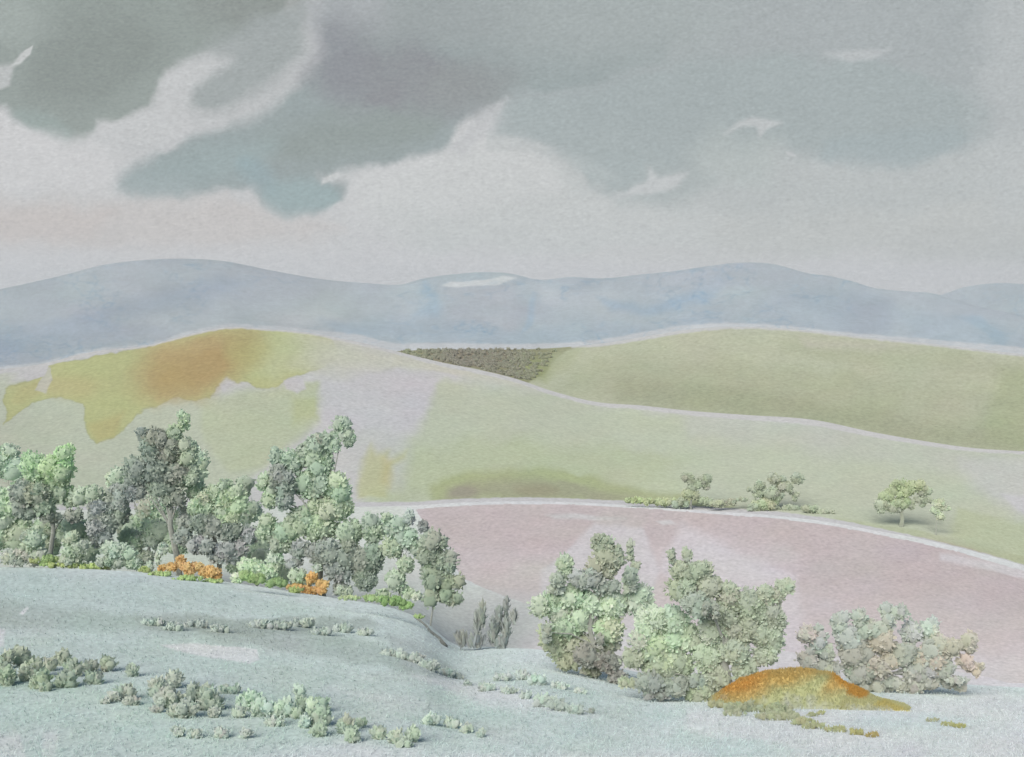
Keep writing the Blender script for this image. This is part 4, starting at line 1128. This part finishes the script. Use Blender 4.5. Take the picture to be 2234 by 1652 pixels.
streaks = [
    ('long yellow-green grass streak running from under the turf mound to an orange tip', 1820, 28.8, [(1700, 1562, 50, 12, (192, 196, 156)), (1755, 1575, 30, 10, YGc), (1780, 1585, 34, 7, YGc), (1830, 1592, 38, 7, (192, 192, 140)), (1870, 1598, 28, 7, (190, 184, 122)), (1900, 1603, 18, 7, OCH), (1770, 1560, 16, 5, YGc), (1792, 1556, 12, 5, (190, 190, 136))]),
    ('short yellow-green grass streak alone on the pale ground at far right', 2070, 29.6, [(2035, 1572, 16, 4, (198, 198, 160)), (2065, 1580, 22, 5, (186, 188, 132)), (2095, 1584, 20, 6, (180, 176, 110))]),
    ('green grass skirt at the foot of the turf mound', 1640, 32.3, [(1560, 1538, 26, 9, (190, 192, 146)), (1620, 1544, 50, 12, (184, 190, 152)), (1690, 1546, 46, 12, (180, 188, 146)), (1740, 1536, 30, 12, (178, 188, 144)), (1600, 1556, 40, 8, (194, 198, 164)), (1680, 1562, 40, 8, (192, 198, 162))]),
]
for lab, x, Y, cl in streaks:
    plant('grass_streak', lab, 'grass tuft', x, find_Y(x, cl[0][1] + 8), cl, hug=True, leaf=12, lobe=8, group='yellow grass round the turf mound', seed=int(x) + 5, fill=1.3, up=.8, blade=3.0, jitter=.05, kl=.6)

# ------------------------------------------------------------------ tussocks in the meadow
T1, T2, T3 = (156, 164, 146), (154, 170, 154), (164, 170, 160)
tus = [
    ('olive tussock of rounded leaf lobes cut by the left edge of the picture', 15, 1500, [(8, 1440, 26, 26, T1), (44, 1432, 22, 28, T1), (12, 1475, 30, 24, (152, 164, 142)), (24, 1490, 14, 10, (140, 154, 132))]),
    ('dark olive tussock with a pointed foot, second from the left edge', 88, 1508, [(75, 1460, 32, 26, (150, 160, 138)), (88, 1485, 28, 22, (142, 156, 134)), (98, 1500, 16, 12, (136, 152, 130)), (55, 1470, 20, 20, T1)]),
    ('wide olive tussock with several round lobes, third from the left edge', 150, 1505, [(135, 1438, 24, 18, T1), (110, 1450, 16, 18, T1), (160, 1460, 24, 22, (150, 162, 142)), (145, 1485, 28, 20, (142, 156, 134)), (195, 1455, 20, 16, T1), (235, 1450, 18, 20, T1), (205, 1480, 22, 16, (154, 166, 148))]),
    ('single tear-shaped grey-green tussock in the gap of the upper row', 290, 1480, [(290, 1464, 18, 16, (164, 174, 162))]),
    ('small brownish tussock with a curled left side', 275, 1540, [(275, 1510, 26, 22, T3), (250, 1520, 20, 14, (168, 172, 164)), (285, 1530, 22, 12, (160, 166, 156)), (232, 1530, 14, 8, (166, 170, 164))]),
    ('large tussock with a comb of pointed tips along its top', 430, 1582, [(345, 1500, 26, 24, T3), (380, 1485, 20, 20, T3), (370, 1525, 44, 26, (158, 166, 156)), (430, 1515, 46, 22, (150, 164, 148)), (400, 1550, 44, 22, (154, 162, 150)), (460, 1530, 34, 24, (150, 162, 148)), (500, 1505, 30, 12, (156, 170, 156)), (470, 1555, 26, 14, (156, 164, 152)), (345, 1548, 16, 10, (164, 168, 160))]),
    ('pale mint tussock with one tall blade at its right end', 590, 1592, [(540, 1530, 36, 24, (164, 182, 168)), (580, 1545, 40, 24, (166, 182, 170)), (625, 1545, 32, 26, (166, 180, 170)), (655, 1510, 14, 24, (172, 186, 176)), (600, 1575, 36, 14, (170, 184, 174)), (520, 1555, 24, 14, (162, 174, 162))]),
    ('faint mint tussock between the tall-bladed one and the heart-shaped one', 685, 1590, [(680, 1550, 18, 32, (176, 190, 180)), (668, 1575, 14, 18, (178, 190, 182))]),
    ('strong green heart-shaped tussock near the bottom edge', 695, 1610, [(655, 1540, 16, 18, (150, 166, 144)), (648, 1558, 14, 14, (150, 166, 144)), (700, 1540, 22, 18, (150, 166, 144)), (692, 1565, 36, 26, (150, 166, 146)), (696, 1592, 24, 20, (150, 166, 144))]),
    ('squat green tussock with a knob, right of the heart-shaped one', 770, 1632, [(758, 1585, 22, 22, (158, 172, 152)), (792, 1578, 16, 14, (158, 172, 152)), (772, 1605, 20, 20, (158, 172, 152))]),
    ('low lumpy green tussock, furthest right in the bottom row', 868, 1632, [(828, 1600, 22, 16, (160, 174, 156)), (862, 1608, 26, 18, (160, 174, 156)), (900, 1605, 24, 18, (160, 174, 156)), (880, 1620, 26, 14, (160, 174, 158))]),
    ('mint-grey tussock nearest the foot of the large pale sage bush', 1240, 1552, [(1180, 1530, 26, 16, (158, 170, 164)), (1215, 1538, 28, 16, (156, 168, 162)), (1250, 1548, 24, 12, (160, 172, 166)), (1290, 1552, 8, 6, (150, 158, 152))]),
    ('flat pale grey tussock strip left of the mint-grey tussock, upper of the two strips', 1150, 1500, [(1100, 1478, 28, 10, (172, 182, 178)), (1140, 1474, 24, 12, (170, 180, 176)), (1175, 1486, 28, 12, (172, 182, 178)), (1220, 1496, 28, 9, (176, 186, 182)), (1265, 1508, 20, 7, (178, 188, 184))]),
    ('short flat grey-green tussock strip below the upper pale strip', 1090, 1515, [(1020, 1492, 12, 6, (168, 176, 172)), (1062, 1500, 24, 10, (166, 176, 170)), (1110, 1508, 22, 8, (168, 178, 172)), (1145, 1518, 18, 9, (162, 172, 168))]),
    ('chain of slanting mint leaf tufts in the middle foreground', 990, 1612, [(940, 1570, 26, 16, (174, 188, 180)), (985, 1578, 24, 14, (172, 184, 176)), (1020, 1590, 16, 12, (164, 176, 166)), (1052, 1602, 12, 10, (164, 176, 168))]),
    ('grey-green tussock strip on the crest of the near slope', 960, 1485, [(860, 1425, 30, 10, (164, 172, 168)), (900, 1435, 28, 12, (160, 168, 164)), (940, 1452, 30, 14, (158, 168, 164)), (975, 1468, 26, 10, (156, 166, 162)), (1000, 1477, 14, 6, (158, 168, 164))]),
    ('long grey tussock band across the middle of the left slope', 650, 1385, [(560, 1362, 34, 10, (158, 168, 164)), (610, 1366, 34, 11, (156, 166, 160)), (665, 1360, 34, 12, (156, 166, 160)), (700, 1378, 30, 10, (154, 164, 160)), (750, 1372, 26, 10, (158, 168, 162)), (800, 1380, 24, 9, (162, 170, 166))]),
    ('faint grey tussock band left of the long band, near the left edge', 400, 1380, [(330, 1358, 34, 9, (164, 174, 170)), (380, 1368, 34, 10, (162, 172, 168)), (430, 1362, 30, 10, (160, 170, 166)), (480, 1372, 30, 10, (158, 168, 164))]),
    ('small faint brown-grey tuft left of three in the chain under the large combed tussock', 405, 1610, [(390, 1598, 18, 12, (170, 178, 172)), (425, 1602, 20, 12, (168, 176, 170))]),
    ('small faint brown-grey tuft in the middle of the chain under the large combed tussock', 480, 1612, [(480, 1600, 22, 14, (170, 178, 172))]),
    ('smallest faint brown-grey tuft, right end of the chain under the large combed tussock', 535, 1612, [(535, 1602, 16, 12, (170, 178, 172))]),
]
for i, (lab, x, yb, cl) in enumerate(tus):
    plant('meadow_tussock', lab, 'tussock', x, find_Y(x, yb), cl, leaf=17, lobe=13, group='tussocks scattered on the meadow', seed=i + 300, fill=1.8, up=.8, blade=1.9, jitter=.03, kl=.40, hug=True)

# ------------------------------------------------------------------ haze
def haze():
    me = bpy.data.meshes.new('haze')
    x0, x1, y0, y1, z0, z1 = -9700, 9700, -400, 9600, -223.5, 420
    v = [(x, y, z) for z in (z0, z1) for y in (y0, y1) for x in (x0, x1)]
    f = [(0, 2, 3, 1), (4, 5, 7, 6), (0, 1, 5, 4), (2, 6, 7, 3), (0, 4, 6, 2), (1, 3, 7, 5)]
    me.from_pydata(v, [], f)
    m = bpy.data.materials.new('haze'); m.use_nodes = True
    nt = m.node_tree; nt.nodes.clear()
    o = nt.nodes.new('ShaderNodeOutputMaterial')
    p = nt.nodes.new('ShaderNodeVolumePrincipled')
    p.inputs['Color'].default_value = (.86, .91, .96, 1)
    p.inputs['Density'].default_value = 5.0e-5
    nt.links.new(p.outputs[0], o.inputs['Volume'])
    me.materials.append(m)
    ob = bpy.data.objects.new('haze', me); scene.collection.objects.link(ob)
    tag(ob, kind='stuff')


haze()
